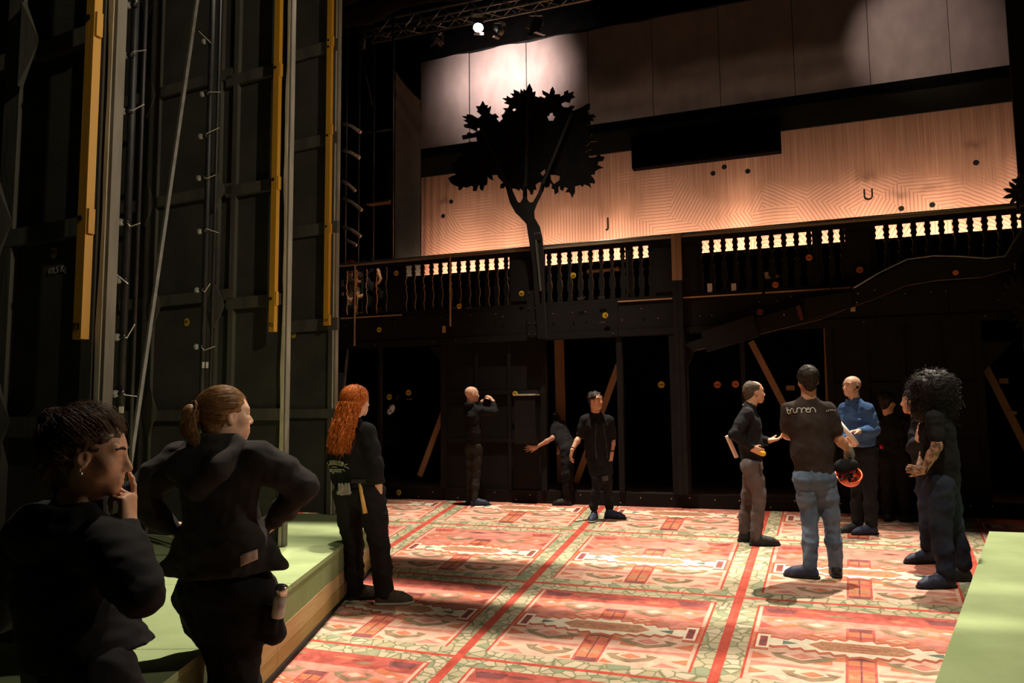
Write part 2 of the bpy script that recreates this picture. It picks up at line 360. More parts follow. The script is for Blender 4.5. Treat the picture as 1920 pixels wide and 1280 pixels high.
        poly([(X(0.03), 0.86), (X(0.11), 0.90), (X(0.03), 0.93)], 5, ORA); poly([(X(0.05), 0.97), (X(0.14), 0.93), (X(0.19), 0.985)], 5, SAL)
        poly([(X(0.36), 0.985), (X(0.42), 0.94), (X(0.43), 0.985)], 5, ORA)
    # brown wood-grain hexagon
    poly([(0.27, 0.52), (0.33, 0.463), (0.67, 0.463), (0.73, 0.52), (0.67, 0.577), (0.33, 0.577)], 13, ORA)
    poly([(0.280, 0.52), (0.337, 0.470), (0.663, 0.470), (0.720, 0.52), (0.663, 0.570), (0.337, 0.570)], 14, BRO)
    for k in range(5):
        q = 0.493+0.013*k; p0 = 0.34+0.04*(k % 2); poly([(p0, q), (p0+0.15, q-0.003), (p0+0.28, q+0.002), (p0+0.12, q+0.004)], 15, (ORA, MAR)[k % 2])
for i in range(S0, S1):
    for j in range(T0, T1):
        cpoly([(i, j), (i+1, j), (i+1, j+1), (i, j+1)], 0, BORD); cell(i, j)
for j in range(T0, T1+1): cpoly([(S0, j-0.011), (S1, j-0.011), (S1, j+0.011), (S0, j+0.011)], 3, RED)
for i in range(S0, S1+1):
    cpoly([(i-0.020, T0), (i+0.020, T0), (i+0.020, T1), (i-0.020, T1)], 4, RED)
    cpoly([(i-0.008, T0), (i-0.003, T0), (i-0.003, T1), (i-0.008, T1)], 5, DEE)
me = bpy.data.meshes.new('floor'); me.from_pydata(cv, [], cf)
me.polygons.foreach_set('material_index', cm)
uvl = me.uv_layers.new(name='grid')
li = np.zeros(len(me.loops), dtype=np.int32); me.loops.foreach_get('vertex_index', li)
uvl.data.foreach_set('uv', np.array(cuv, dtype=np.float32)[li].ravel()); me.update()
fl = link('floor', me, CM)
tag(fl, 'stage floor painted as red, salmon and cream kilim carpet panels', 'floor', kind='structure')
bm_ = MB().box(-9, 9, -3, 22, -0.12, -0.02); tag(bm_.build('floor', black_paint), 'black stage boards under the painted carpet floor', 'floor', kind='structure')

# unseen cloth-wrapped pipes added above the stage to break the light into soft bands
for k, (cx, cy, cz, rr) in enumerate(((0.334, 9.61, 7.2, .19), (0.54, 9.09, 7.2, .12), (-0.08, 7.21, 7.2, .19), (0.13, 6.69, 7.2, .12))):
    u_ = Vector((math.cos(math.radians(TH)), -math.sin(math.radians(TH)), 0)); p_ = Vector((cx, cy, cz)); mb = MB()
    pts = [p_+u_*(q*.5-4.5)+Vector((0, 0, .05*math.sin(q*1.3+k))) for q in range(19)]
    o = mb.tube([q-p_ for q in pts], [rr*(1+.25*math.sin(i*2.1+k)) for i in range(19)], 10).build('band_pipe_%d' % (k+1), dark_void, None, True); o.location = p_
    tag(o, 'unseen black cloth roll on a pipe, added to band the stage light, number %d from the back' % (k+1), 'flown pipe', kind='structure')

# ================================================================== green platforms
def deck(name, label, outline, z0, z1, ztop_th, seams_fn, face):
    pass
PLX = -1.30; PZ = 0.43
pl = empty('green_platform', (PLX, 5.0, 0), 'long green cloth covered platform with layered wood side, below the dark flats', 'platform')
O = Vector((PLX, 5.0, 0))
def rel(x0, x1, y0, y1, z0, z1, name, m, par=pl, o=O):
    return MB().box(x0-o.x, x1-o.x, y0-o.y, y1-o.y, z0-o.z, z1-o.z).build(name, m, par)
rel(-6.0, PLX-0.02, 1.0, 7.86, 0.0, PZ-0.03, 'core', black_paint)
ys = [1.0, 2.02, 3.36, 4.62, 5.9, 7.1, 7.87]; xs = [PLX+0.004, -2.15, -3.2, -4.5, -6.0]
for a in range(len(ys)-1):
    for b in range(len(xs)-1):
        rel(xs[b+1]+0.0025, xs[b]-0.0025*(b > 0), ys[a]+0.0025, ys[a+1]-0.0025, PZ-0.03, PZ, 'top_sheet', green_top)
yb = [1.0, 4.35, 7.86]
for k in range(2):
    rel(PLX-0.02, PLX, yb[k]+0.002, yb[k+1]-0.002, 0.235, PZ-0.031, 'green_fascia', green_side)
    rel(PLX-0.02, PLX+0.003, yb[k]+0.002, yb[k+1]-0.002, 0.135, 0.232, 'plank', plank_pale)
    rel(PLX-0.02, PLX+0.006, yb[k]+0.002, yb[k+1]-0.002, 0.035, 0.132, 'plank', plank_tan)
rel(PLX-0.02, PLX+0.02, 1.0, 7.86, 0.012, 0.033, 'skirting', black_paint)
rel(-6.0, PLX+0.004, 7.862, 7.88, 0.01, PZ-0.001, 'end_fascia', green_side)
# right platform
a0 = floor_at(1755, 1283, 0.3); a1 = floor_at(1856, 996, 0.3)
dv = (a1-a0).normalized(); a0 = a0-dv*2.2
base = MB(); q = [a0, a1, a1+Vector((3.2, -1.2, 0)), a0+Vector((4.2, -0.2, 0))]
def slab(q, z0, z1):
    m = MB(); n = len(q); m.add([(p.x, p.y, z0) for p in q]+[(p.x, p.y, z1) for p in q], [tuple(range(n))[::-1], tuple(range(n, 2*n))]+[(i, (i+1) % n, (i+1) % n+n, i+n) for i in range(n)]); return m
q = q[::-1]
ar = sum(q[i].x*q[(i+1) % 4].y-q[(i+1) % 4].x*q[i].y for i in range(4))
if ar < 0: q = q[::-1]
pr = empty('green_platform', (0, 0, 0), 'small green cloth covered platform at the right edge beside the curly haired man', 'platform')
slab(q, 0.012, 0.265).build('green_fascia', green_side, pr)
mid = [p for p in q]
c0 = sum(q, Vector())/4
slab([p+(p-c0)*0.003 for p in q], 0.266, 0.30).build('top_sheet', green_top, pr)

# ================================================================== dark scenery flats on the left
def batten(P, pxt, y_bot, wpx, label, Y_off, blocks, bolts, mark):
    """golden timber batten hanging in front of a flat"""
    t, zb = P.hit(pxt, y_bot, -0.10)
    root = empty('timber_batten', M=Matrix.Translation(P.P(t, -0.10, zb)) @ P.matrix().to_3x3().to_4x4(), label=label, cat='batten', group='golden battens hung on the flats')
    w_ = wpx
    MB().box(-w_*0.55, w_*0.45, -0.018, 0.018, 0, 7.0).build('beam', gold_wood, root)
    for (yy) in blocks:
        _, z = P.hit(pxt, yy, -0.10); z -= zb
        MB().box(w_*0.45, w_*0.45+0.013, -0.014, 0.014, z-0.052, z+0.052).build('block', gold_wood, root)
    for yy in bolts:
        _, z = P.hit(pxt, yy, -0.10); z -= zb
        MB().disc((-w_*0.2, z), 0.012, -0.024, -0.0185, n=12).build('bolt', ink, root)
    wall_text(mark, 0.04, -w_*0.1, -0.020, 0.05, ink, root, 'marking')
    return root
WZ = PZ+0.005
def flat(E, az, label, length, edge_w, rails, stiles, gussets, top=6.4, group='dark scenery flats along the platform'):
    P = Plane(E[0], E[1], az)
    root = empty('scenery_flat', M=P.matrix(), label=label, cat='scenery flat', group=group)
    MB().box(-length, -edge_w, 0.0, 0.02, WZ, top).build('sheet', flat_grey, root)
    # worn edge: wavy pale strip and straight grey strip
    n = 60; zs = [WZ+(top-WZ)*k/n for k in range(n+1)]
    rng = random.Random(int(E[1]*100)); wob = [0.006*math.sin(z*3.1)+0.004*math.sin(z*9+1)+rng.uniform(-.0018, .0018) for z in zs]
    mb = MB(); vs = []; fs = []
    for z, o in zip(zs, wob):
        vs += [(-edge_w+o, -0.03, z), (-edge_w*0.45, -0.03, z), (-edge_w*0.45, 0.02, z), (-edge_w+o, 0.02, z)]
    for k in range(n):
        for a in range(4): fs.append((4*k+a, 4*k+(a+1) % 4, 4*k+4+(a+1) % 4, 4*k+4+a))
    fs.append((3, 2, 1, 0)); fs.append((4*n, 4*n+1, 4*n+2, 4*n+3))
    mb.add(vs, fs).build('worn_edge', raw_edge, root)
    MB().box(-edge_w*0.45, 0, -0.025, 0.02, WZ, top).build('edge_strip', grey_edge, root)
    for px, wd in stiles:
        t, _ = P.hit(px, 500); MB().box(t-wd/2, t+wd/2, -0.035, 0.0, WZ, top).build('stile', flat_wood, root)
    for px0, px1, py, h in rails:
        t0, z = P.hit(px0, py); t1, z1 = P.hit(px1, py); z = (z+z1)/2
        MB().box(min(t0, t1), max(t0, t1), -0.036, -0.0005, z-h/2, z+h/2).build('rail', flat_wood, root)
    for px, py, gw, gh in gussets:
        t, z = P.hit(px, py); m = MB()
        vs = [(t-gw, -0.04, z), (t, -0.04, z+gh), (t+gw, -0.04, z), (t, -0.04, z-gh), (t, -0.062, z+gh*.95), (t, -0.062, z-gh*.95)]
        m.add(vs, [(0, 5, 4), (4, 5, 2), (0, 4, 1), (1, 4, 2), (0, 3, 5), (3, 2, 5), (3, 0, 1, 2)]).build('gusset_plate', flat_wood, root)
    return P, root
F1, f1 = flat((-1.67, 3.2), 116, 'nearest dark grey scenery flat at far left with worn pale edge, marked 69,5 Kg', 3.4, 0.048,
              [(0, 180, 100, .08), (0, 180, 440, .08), (0, 190, 800, .09)], [(20, .11), (182, .07)], [(62, 92, .11, .21), (12, 425, .11, .21), (10, 790, .1, .2)], 5.8)
F2, f2 = flat((-1.71, 5.9), 116, 'middle dark scenery flat with diamond gusset plates, behind the ponytailed woman', 3.2, 0.046,
              [(225, 440, 170, .09), (225, 440, 375, .09), (230, 440, 563, .09), (240, 530, 778, .09), (430, 530, 143, .09), (430, 530, 353, .09), (430, 530, 566, .09), (220, 300, 2, .09)],
              [(285, .12), (405, .09), (440, .05)], [(285, 2, .10, .20), (285, 185, .10, .20), (282, 385, .10, .20), (296, 575, .09, .18), (288, 772, .10, .20), (412, 575, .10, .18), (412, 360, .10, .18)], 7.2)
F3, f3 = flat((-1.76, 7.75), 116, 'furthest dark scenery flat behind the red haired woman', 2.6, 0.06,
              [(545, 636, 98, .13), (545, 636, 268, .12), (545, 636, 432, .12), (545, 636, 610, .12), (545, 636, 775, .09)], [(625, .05)], [], 8.2)
for P, root, px, py, txt, r in ((F1, f1, 103, 474, 'P3', .024), (F2, f2, 351, 604, 'P2', .034), (F3, f3, 551, 628, 'P1', .034)):
    t, z = P.hit(px, py); sticker(root, t, -0.004, z, r, txt, sx=0.9)
t, z = F1.hit(109, 506); wall_text('69,5 Kg', 0.042, t, -0.003, z, chalk, f1, 'chalk_writing', 0.02)
batten(F1, 152, 636, 0.052, 'nearest golden timber batten, hanging beside the 69,5 Kg marking', 0, (58, 418), (44, 412), 'T3')
batten(F2, 512, 622, 0.054, 'golden timber batten hanging on the middle flat above the ponytailed woman', 0, (135, 345, 560), (130, 338, 560), 'T2')
batten(F3, 613, 610, 0.058, 'golden timber batten on the furthest flat above the red haired woman', 0, (80, 245, 430, 600), (78, 90, 255, 425), 'D12')

# strings of glass bulbs on black poles
def lamp_strip(px_top, py_top, px_bot, py_bot, Y, label, bulbs, plates=(), pz0=PZ):
    b = at(px_bot, py_bot, Y); tp = at(px_top, py_top, Y); d = (tp-b)/(tp.z-b.z)
    x = b.x
    root = empty('bulb_pole', (x, Y, pz0), label, 'light pole')
    MB().tube([(0, 0, 0), (0, 0, 6.5-pz0)], 0.022, 8).build('pole', black_metal, root, True)
    MB().tube([(0.05, 0.02, 0), (0.05, 0.02, 6.5-pz0)], 0.012, 6).build('cable', black_metal, root, True)
    MB().box(-0.09, 0.13, -0.09, 0.09, 0, 0.02).build('foot', black_metal, root)
    rng = random.Random(int(Y*10))
    for px, py in bulbs:
        p = at(px, py, Y-0.03) - Vector((x, Y, pz0))
        b_ = MB().sphere(p, 0.022, 0, 12, 8).build('bulb', glint, root, True); MB().tube([p+Vector((0.018, 0, 0)), p+Vector((0.05, 0, 0.006))], [0.012, 0.014], 8).build('socket', black_metal, b_, True)
        sx = rng.choice((-1, 1))*rng.uniform(.04, .09)
        MB().tube([p+Vector((0.03, 0, 0.01)), p+Vector((0.06, -.01, rng.uniform(-.03, .03))), p+Vector((0.06+sx, -.02, rng.uniform(-.02, .07)))], 0.0032, 5).build('wire_tie', white_tape, root)
    for px, py, w_, h_ in plates:
        p = at(px, py, Y-0.035) - Vector((x, Y, pz0))
        MB().box(p.x-w_, p.x+w_, p.y, p.y+0.004, p.z-h_, p.z+h_).build('tape_mark', white_tape, root)
    return root
lamp_strip(245, 0, 226, 770, 4.3, 'black pole with glass bulbs just behind the nearest worn flat edge', [(240, 10), (233, 104), (230, 209), (226, 417), (222, 525), (219, 632), (216, 738)], [(227, 768, .012, .018)])
lamp_strip(390, 0, 378, 760, 5.55, 'black pole with glass bulbs in front of the middle flat', [(382, 78), (379, 177), (376, 256), (373, 334), (374, 434), (369, 544), (368, 650), (366, 757)], [(381, 684, .008, .022), (388, 684, .008, .022)])
br = empty('stage_brace', at(233, 790, 4.9), 'thin grey metal brace leaning diagonally in front of the middle flat', 'brace')
p0 = at(226, 870, 4.9)-br.location; p1 = at(375, -40, 5.3)-br.location; br.location = at(233, 790, 4.9)
MB().bar(p0+Vector((0, 0, -0.55)), p1, 0.022, 0.022).build('bar', grey_bar, br)
m = MB(); m.box(p0.x-0.06, p0.x+0.06, p0.y-0.05, p0.y+0.05, PZ+0.002-br.location.z, p0.z-0.5).build('foot_plate', black_metal, br)
# ================================================================== back set wall with balcony
from mathutils.geometry import tessellate_polygon
WM = WALL.matrix()
def W(px, py, n=0.0): return WALL.hit(px, py, n)
ZR = 4.08; ZB = 3.10; ZL = 2.57; KH = 0.20
sw = empty('scenery_wall', M=WM, label='black painted back of the two storey set wall with balcony across the stage', cat='stage set')
tl, tr = W(560, 800)[0], W(2010, 800)[0]
# kick board in lengths with screws
kb = [tl, W(835, 930)[0], W(1022, 930)[0], W(1275, 930)[0], W(1560, 930)[0], W(1842, 930)[0], tr]
for a, b in zip(kb, kb[1:]):
    k = MB().box(a+.003, b-.003, -0.03, 0.05, 0.008, KH).build('kick_board', black_paint, sw)
    m = MB(); n = max(2, int((b-a)/0.32)); rng = random.Random(int(a*100))
    for q in range(n):
        x = a+(b-a)*(q+.5)/n+rng.uniform(-.08, .08); z = rng.choice((.05, .13, .15)); m.disc((x, z), 0.011, -0.034, -0.030, n=8)
    m.build('screw_head', dull_alu, k)
MB().box(tl, tr, 0.051, 3.3, 0.0, KH-0.01).build('inner_deck', black_paint, sw)
# solid lower panels, made of boards between battens
def solid(px0, px1, z0, z1, nx, zsplit):
    a, b = W(px0, 800)[0], W(px1, 800)[0]; xs = [a+(b-a)*k/nx for k in range(nx+1)]; zs = [z0]+zsplit+[z1]
    for i in range(nx):
        for j in range(len(zs)-1):
            MB().box(xs[i]+.002, xs[i+1]-.002, 0, 0.03, zs[j]+.002, zs[j+1]-.002).build('panel', black_paint, sw)
    for x in xs[1:-1]: MB().box(x-.03, x+.03, -0.035, -0.001, z0, z1).build('stile', black_paint, sw)
    for z in zs[1:-1]: MB().box(a, b, -0.03, -0.001, z-.03, z+.03).build('cross_rail', black_paint, sw)
solid(836, 1020, KH, ZL, 3, [0.98, 1.75]); solid(1562, 1842, KH, ZL, 4, [0.98, 1.75])
for px, wd, dp in ((834, .10, .09), (1021, .09, .08), (1165, .085, .08), (1268, .13, .09), (1287, .10, .12), (1397, .06, .06), (1561, .08, .07), (1843, .09, .08), (712, .05, .05), (1940, .1, .08)):
    t = W(px, 800)[0]; MB().box(t-wd/2, t+wd/2, -dp+0.03, 0.05, KH, ZL).build('post', black_paint, sw)
# balcony beam: boards with joints
jb = [tl, W(712, 600)[0], W(845, 600)[0], W(1008, 600)[0], W(1160, 600)[0], W(1270, 600)[0], W(1430, 600)[0], W(1640, 600)[0], W(1780, 600)[0], tr]
for a, b in zip(jb, jb[1:]):
    MB().box(a+.003, b-.003, -0.04, 0.06, ZL, ZB).build('beam_board', black_paint, sw)
    MB().box(a+.003, b-.003, -0.065, -0.041, ZL, ZL+.10).build('beam_lip', black_paint, sw)
m = MB(); rng = random.Random(5)
for k in range(42):
    t = tl+(tr-tl)*(k+.5)/42+rng.uniform(-.1, .1); m.disc((t, rng.choice((ZB-.07, ZB-.12, ZL+.25, ZL+.05))), 0.010, -0.0715, -0.0655, n=8)
m.build('screw_head', dull_alu, sw)
MB().box(tl, tr, 0.06, 1.6, ZB-0.14, ZB-0.06).build('balcony_floor', black_paint, sw)
# raw ledge strips
for px0, px1 in ((642, 755), (1160, 1262), (1280, 1430), (1436, 1560), (1562, 1600)):
    a, b = W(px0, 580)[0], W(px1, 580)[0]; MB().box(a, b, -0.05, -0.0, ZB+.001, ZB+.022).build('ledge', ply_edge, sw)
# handrail
hx = [tl, W(995, 460)[0], W(1266, 440)[0], W(1600, 400)[0], tr]
for a, b in zip(hx, hx[1:]):
    MB().box(a+.002, b-.002, -0.045, 0.075, ZR-0.045, ZR-0.012).build('handrail', rail_wood, sw)
    MB().tube([(a, -0.02, ZR+.012), ((a+b)/2, -0.02, ZR+.010), (b, -0.02, ZR+.012)], 0.019, 8).build('rail_pipe', dull_alu, sw, True)
MB().box(tl, tr, -0.03, 0.045, ZR-0.11, ZR-0.046).build('top_rail', black_paint, sw)
MB().box(tl, tr, -0.03, 0.045, ZB, ZB+0.07).build('bottom_rail', black_paint, sw)
# flat cut balusters with raw plywood edges
z0b, z1b = ZB+0.07, ZR-0.11; hb = z1b-z0b
prof = [(0, .045), (.06, .045), (.08, .028), (.12, .040), (.15, .026), (.22, .043), (.30, .052), (.38, .047), (.46, .030), (.50, .026), (.52, .038), (.55, .040), (.575, .024), (.64, .022), (.70, .026),
        (.715, .044), (.74, .046), (.76, .036), (.79, .036), (.805, .050), (.83, .050), (.85, .038), (.88, .038), (.90, .052), (.93, .055), (.95, .040), (1.0, .040)]
prof = [(f, hw*(.80 if f > .6 else .92)) for f, hw in prof]
bal_poly = [(-hw, f*hb) for f, hw in prof]+[(hw, f*hb) for f, hw in prof[::-1]]
bal_me = MB().prism(bal_poly, -0.014, 0.014, 0, 1).mesh('baluster'); bal_me.materials.append(black_paint); bal_me.materials.append(ply_edge)
groups = [(648, 722, 4), (759, 949, 11), (1030, 1168, 7), (1184, 1221, 2), (1314, 1520, 9), (1540, 1583, 2), (1641, 1909, 10)]
for a, b, n in groups:
    ta, tb = W(a, 520)[0], W(b, 520)[0]; 
    for k in range(n+1):
        o = bpy.data.objects.new('baluster', bal_me); COL.objects.link(o); o.parent = sw; o.location = (ta+(tb-ta)*k/n, 0.005, z0b)
# pedestals between the groups
for a, b in ((728, 760), (956, 1022), (1174, 1184), (1225, 1312), (1526, 1540), (1588, 1638)):
    ta, tb = W(a, 520)[0], W(b, 520)[0]
    MB().box(ta, tb, -0.02, 0.03, ZB+.07, ZR-.11).build('pedestal_panel', black_paint, sw)
    MB().box(ta+.03, tb-.03, -0.04, -0.0205, ZB+.12, ZR-.18).build('pedestal_batten', black_paint, sw)
# masking board behind the balusters
MB().box(W(732, 520)[0], tr, 0.34, 0.36, ZB-0.06, 3.845).build('masking_board', dark_void, sw)
# raw timber double post and struts
ta = W(1261, 470)[0]
for k in range(2): MB().box(ta+k*.075, ta+.070+k*.075, -0.12, -0.048, ZB+.27, ZR+.0).build('raw_post', raw_wood, sw)
for k in range(2): MB().box(ta+k*.075, ta+.070+k*.075, -0.12, -0.07, KH, ZB+.268).build('post', black_paint, sw)
for px, y0, y1 in ((667, 497, 648), (845, 478, 612)):
    t, za = W(px, y0, -.06); _, zb = W(px, y1, -.06); MB().box(t-.012, t+.012, -0.085, -0.066, zb, za).build('thin_batten', ply_edge, sw)
def wbar(p, q, n, wd, m, name, d=0.04):
    a, za = W(*p, n); b, zb = W(*q, n)
    return MB().bar((a, n, za), (b, n, zb), d, wd, up=(0, 1, 0) if False else (0, 0, 1)).build(name, m, sw)
def wbar_(p, q, n, wd, m, name, d=0.03):
    a, za = W(*p, n); b, zb = W(*q, n); v = Vector((b-a, 0, zb-za)).normalized(); x = Vector((-v.z, 0, v.x))*wd/2
    P = [(a-x.x, za-x.z), (b-x.x, zb-x.z), (b+x.x, zb+x.z), (a+x.x, za+x.z)]
    return MB().prism(P, n-d/2, n+d/2).build(name, m, sw)
wbar_((834, 765), (787, 892), 0.12, .09, raw_wood, 'raw_brace'); wbar_((1160, 684), (1080, 905), 0.5, .10, raw_wood, 'raw_brace')
wbar_((1408, 640), (1478, 775), 0.35, .09, raw_wood, 'raw_brace'); wbar_((1844, 680), (1930, 850), 0.35, .09, raw_wood, 'raw_brace')
wbar_((1048, 632), (1054, 905), 0.6, .16, raw_wood, 'raw_post'); wbar_((1552, 610), (1562, 905), 0.35, .12, raw_wood, 'raw_post')
wbar_((652, 655), (642, 760), 0.2, .035, dull_alu, 'metal_strut'); wbar_((1888, 772), (1906, 774), 0.3, .04, raw_wood, 'raw_block')
wbar_((1890, 714), (1874, 714), 0.5, .07, raw_wood, 'raw_block'); wbar_((1474, 727), (1490, 727), 0.6, .07, raw_wood, 'raw_block')
t, z = W(836, 618); MB().box(t-.02, t+.02, -.10, -.05, z-.055, z+.055).build('raw_block', ply_edge, sw)
t, z = W(1598, 582); MB().box(t-.03, t+.03, -.17, -.12, z-.03, z+.03).build('raw_block', ply_edge, sw)
for px in (1331, 1376):
    t, z = W(px, 541); MB().box(t-.035, t+.035, -.02, .0, z-.075, z+.075).build('paper_strip', white_tape, sw)
# corner gussets of the openings
for poly in (((806, 650), (836, 650), (836, 690)), ((1840, 700), (1840, 640), (1900, 640)), ((1288, 690), (1288, 640), (1310, 640))):
    MB().prism([W(*p) for p in poly], -0.02, 0.02, 0, 1).build('corner_gusset', [black_paint, flat_wood], sw)
# boxes on the solid panel and the pedestal plate under the tree
a, z1 = W(969, 742, -.1); b, z0 = W(1009, 832, -.1)
bx = MB().box(a, b, -0.22, -0.031, z0, z1).build('counterweight_box', black_paint, sw); MB().box(a-.01, b+.01, -0.23, -0.02, z1+.001, z1+.025).build('lid_edge', raw_edge, bx)
a, z1 = W(990, 546, -.07); b, z0 = W(1010, 632, -.07)
pb = MB().box(a, b, -0.13, -0.071, z0, z1).build('tree_bracket', black_paint, sw)
m = MB()
for fx in (.2, .8):
    for fz in (.06, .30, .62, .95): m.disc((a+(b-a)*fx, z0+(z1-z0)*fz), .012, -.136, -.131, n=8)
m.build('bolt', steel, pb)
# stickers and chalk notes
for px, py, tx, mm in ((743, 512, '~', 0), (711, 618, '~', 0), (861, 574, '~', 0), (978, 550, '~', 0), (966, 738, '22', 0), (730, 744, '~', 0), (766, 736, '~', 0), (1135, 591, '1C', 0), (1075, 516, '~', 0), (748, 923, '~', 0),
                       (1517, 483, '~', 1), (1612, 506, '42', 1), (1454, 534, '~', 1), (1425, 585, '~', 1), (1240, 721, '~', 0), (1345, 721, '~', 1), (1379, 720, '~', 1)):
    inner = py > 640 and px not in (966, 748)
    n = 0.9 if inner else -0.075
    t, z = W(px, py, n); sticker(sw, t, n, z, 0.045 if not inner else 0.055, tx, orange_dot if mm else yellow_dot)
t, z = W(1090, 559, -.08); wall_text('SCD1', 0.055, t, -0.08, z, faint, sw, 'chalk_writing', .1)
for px, py, w_ in ((850, 577, .07), (879, 577, .09), (1127, 557, .10), (1129, 604, .09), (1411, 583, .09), (1007, 437, .10), (723, 924, .08), (676, 586, .08), (767, 748, .10), (1540, 562, .08)):
    t, z = W(px, py, -.19 if px == 1007 else -.08); scribble(sw, t, -.19 if px == 1007 else -.075, z, w_, faint)
# dark drape behind the openings, closing the lower storey
bd = MB().box(tl-1, tr+1, 3.0, 3.03, 0.0, 3.35); o = bd.build('wall_back', dark_void, None); o.matrix_world = WM; tag(o, 'black masking cloth behind the openings of the set wall', 'drape', kind='structure')
# small blue-white helmet hanging in the left opening
t, z = W(733, 768, 0.55)
hm = empty('helmet', WALL.P(t, 0.55, z), 'small pale blue helmet hanging in the dark left opening', 'helmet')
m = MB().sphere((0, 0, 0), 0.10, 0, 14, 8, (0.62, .8, 1.0)); m.build('shell', mat('pale_blue_plastic', (0.55, 0.60, 0.75), (0.75, 0.75, 0.72), 6, 0.4), hm, True); hm.rotation_euler = (0.2, 0.5, 0.3)
m = MB()
for k in range(3): m.sphere((-.055+.05*k, -.075, .02-.03*k), 0.016, 0, 8, 5)
m.build('vent', ink, hm, True)
MB().tube([(0, 0, .08), (0, .02, .2), (.01, .25, .28)], 0.006, 5).build('strap', ink, hm)

# wooden rod and small pieces behind the balusters
a, z = W(1104, 509, .15); b, z2 = W(1158, 504, .15); MB().tube([(a, .15, z), (b, .15, z2)], .028, 10).build('wooden_rod', ply_edge, sw, True)
for q, zz_ in ((a, z), (b, z2)): MB().sphere((q, .15, zz_), .04, 0, 10, 7).build('rod_knob', ply_edge, sw, True)
a, z = W(1415, 527, .2); b, _ = W(1482, 523, .2); MB().box(a, b, .12, .30, z-.03, z).build('shelf', black_paint, sw)
def shelf_item(px, py, m, name, label, cat, mm, sm=False):
    t_, z_ = W(px, py, .2); o = m.build(name, mm, None, sm); o.matrix_world = Matrix.Translation(WALL.P(t_, .2, z+.001)) @ WM.to_3x3().to_4x4(); tag(o, label, cat)
cream = mat('cream_softwood', (.62, .46, .24), (.72, .56, .32), 8, .7)
shelf_item(1441, 518, MB().prism([(-.05, 0), (.06, 0), (.0, .06), (.0, .115), (-.055, .115)], -.05, .03), 'timber_offcut', 'cream notched timber offcut on the shelf behind the balusters', 'wood block', cream)
shelf_item(1456, 517, MB().tube([(0, -.03, .035), (0, .06, .035)], .034, 12), 'timber_roller', 'short cream wooden roller beside the notched offcut behind the balusters', 'wood block', cream, True)
shelf_item(1470, 518, MB().prism([(-.05, 0), (.04, 0), (.055, .06), (-.06, .06)], -.04, .04), 'copper_tray', 'small brown tray at the right end of the shelf behind the balusters', 'tray', mat('copper_brown', (.14, .06, .035), rough=.5))

# ================================================================== cut-out tree on the wall
def board(loops, n0, n1, name, mats, parent):
    """flat cut board from pixel outlines on the wall plane; first loop outer, others holes"""
    L = [[Vector((*W(x, y, n0), 0)) for x, y in lp] for lp in loops]
    tris = tessellate_polygon(L); pts = [p for lp in L for p in lp]; N = len(pts)
    vs = [(p.x, n0, p.y) for p in pts]+[(p.x, n1, p.y) for p in pts]; fs = []; mi = []
    for a, b, c in tris:
        ar = (pts[b]-pts[a]).cross(pts[c]-pts[a]).z
        if ar < 0: b, c = c, b
        fs.append((a, b, c)); fs.append((c+N, b+N, a+N)); mi += [0, 0]
    k = 0
    for li_, lp in enumerate(L):
        n = len(lp); ar = sum(lp[i].x*lp[(i+1) % n].y-lp[(i+1) % n].x*lp[i].y for i in range(n)); flip = (ar < 0)
        if li_: flip = not flip if False else flip
        for i in range(n):
            q = (k+i, k+i+N, k+(i+1) % n+N, k+(i+1) % n)
            if flip: q = q[::-1]
            fs.append(q); mi.append(1)
        k += n
    me = bpy.data.meshes.new(name); me.from_pydata(vs, [], fs); me.polygons.foreach_set('material_index', mi); me.update()
    bm = bmesh.new(); bm.from_mesh(me); bmesh.ops.recalc_face_normals(bm, faces=bm.faces); bm.to_mesh(me); bm.free()
    return link(name, me, mats, parent)
crown = "160,815 185,800 220,790 180,755 195,740 185,700 235,690 225,660 265,650 250,585 300,580 335,575 310,540 380,545 370,505 270,525 262,495 300,490 310,470 350,480 375,465 345,450 320,440 285,435 275,415 310,405 275,380 300,375 262,350 300,350 300,335 340,340 380,365 395,360 410,345 370,310 385,310 368,275 400,275 420,235 440,270 455,265 450,295 480,275 470,325 495,340 515,330 540,355 520,365 545,395 570,370 560,345 580,330 590,310 570,290 610,290 620,265 580,250 600,240 565,215 600,215 600,195 630,215 650,205 625,180 655,180 650,150 690,165 700,180 705,145 725,165 725,145 750,160 755,130 772,105 790,145 790,170 815,165 810,200 845,210 850,200 885,215 895,200 870,185 865,155 905,175 920,185 930,150 945,128 960,165 955,190 975,185 1000,185 995,205 1030,190 1030,170 1060,155 1060,180 1100,165 1095,195 1115,205 1080,220 1070,250 1040,240 1010,250 1010,270 1035,285 1065,285 1080,270 1110,275 1085,305 1100,310 1140,295 1170,280 1200,260 1225,255 1220,300 1205,310 1215,340 1250,335 1270,355 1240,365 1260,385 1225,385 1230,410 1200,420 1205,450 1240,480 1220,510 1280,540 1230,540 1210,560 1190,580 1240,600 1200,610 1190,625 1220,660 1260,660 1300,625 1300,650 1335,655 1320,685 1285,690 1280,715 1325,735 1290,745 1260,765 1260,785 1230,790 1260,830 1260,855 1220,850 1235,890 1210,870 1180,860 1165,880 1150,865 1110,875 1110,920 1090,960 1070,920 1040,920 1060,890 1030,880 1020,910 1000,900 1000,870 985,880 985,920 960,935 955,900 935,890 940,865 925,850 915,880 890,885 885,870 850,840 830,850 815,865 820,905 800,900 795,930 780,940 770,910 750,890 720,910 700,890 690,910 670,895 640,890 620,900 600,890 590,870 575,890 550,890 555,860 575,850 535,810 530,790 490,790 495,830 470,820 455,800 450,860 430,870 420,910 400,900 395,860 380,880 370,910 345,910 350,880 330,870 300,885 270,880 250,905 235,900 240,880 200,865 180,850"
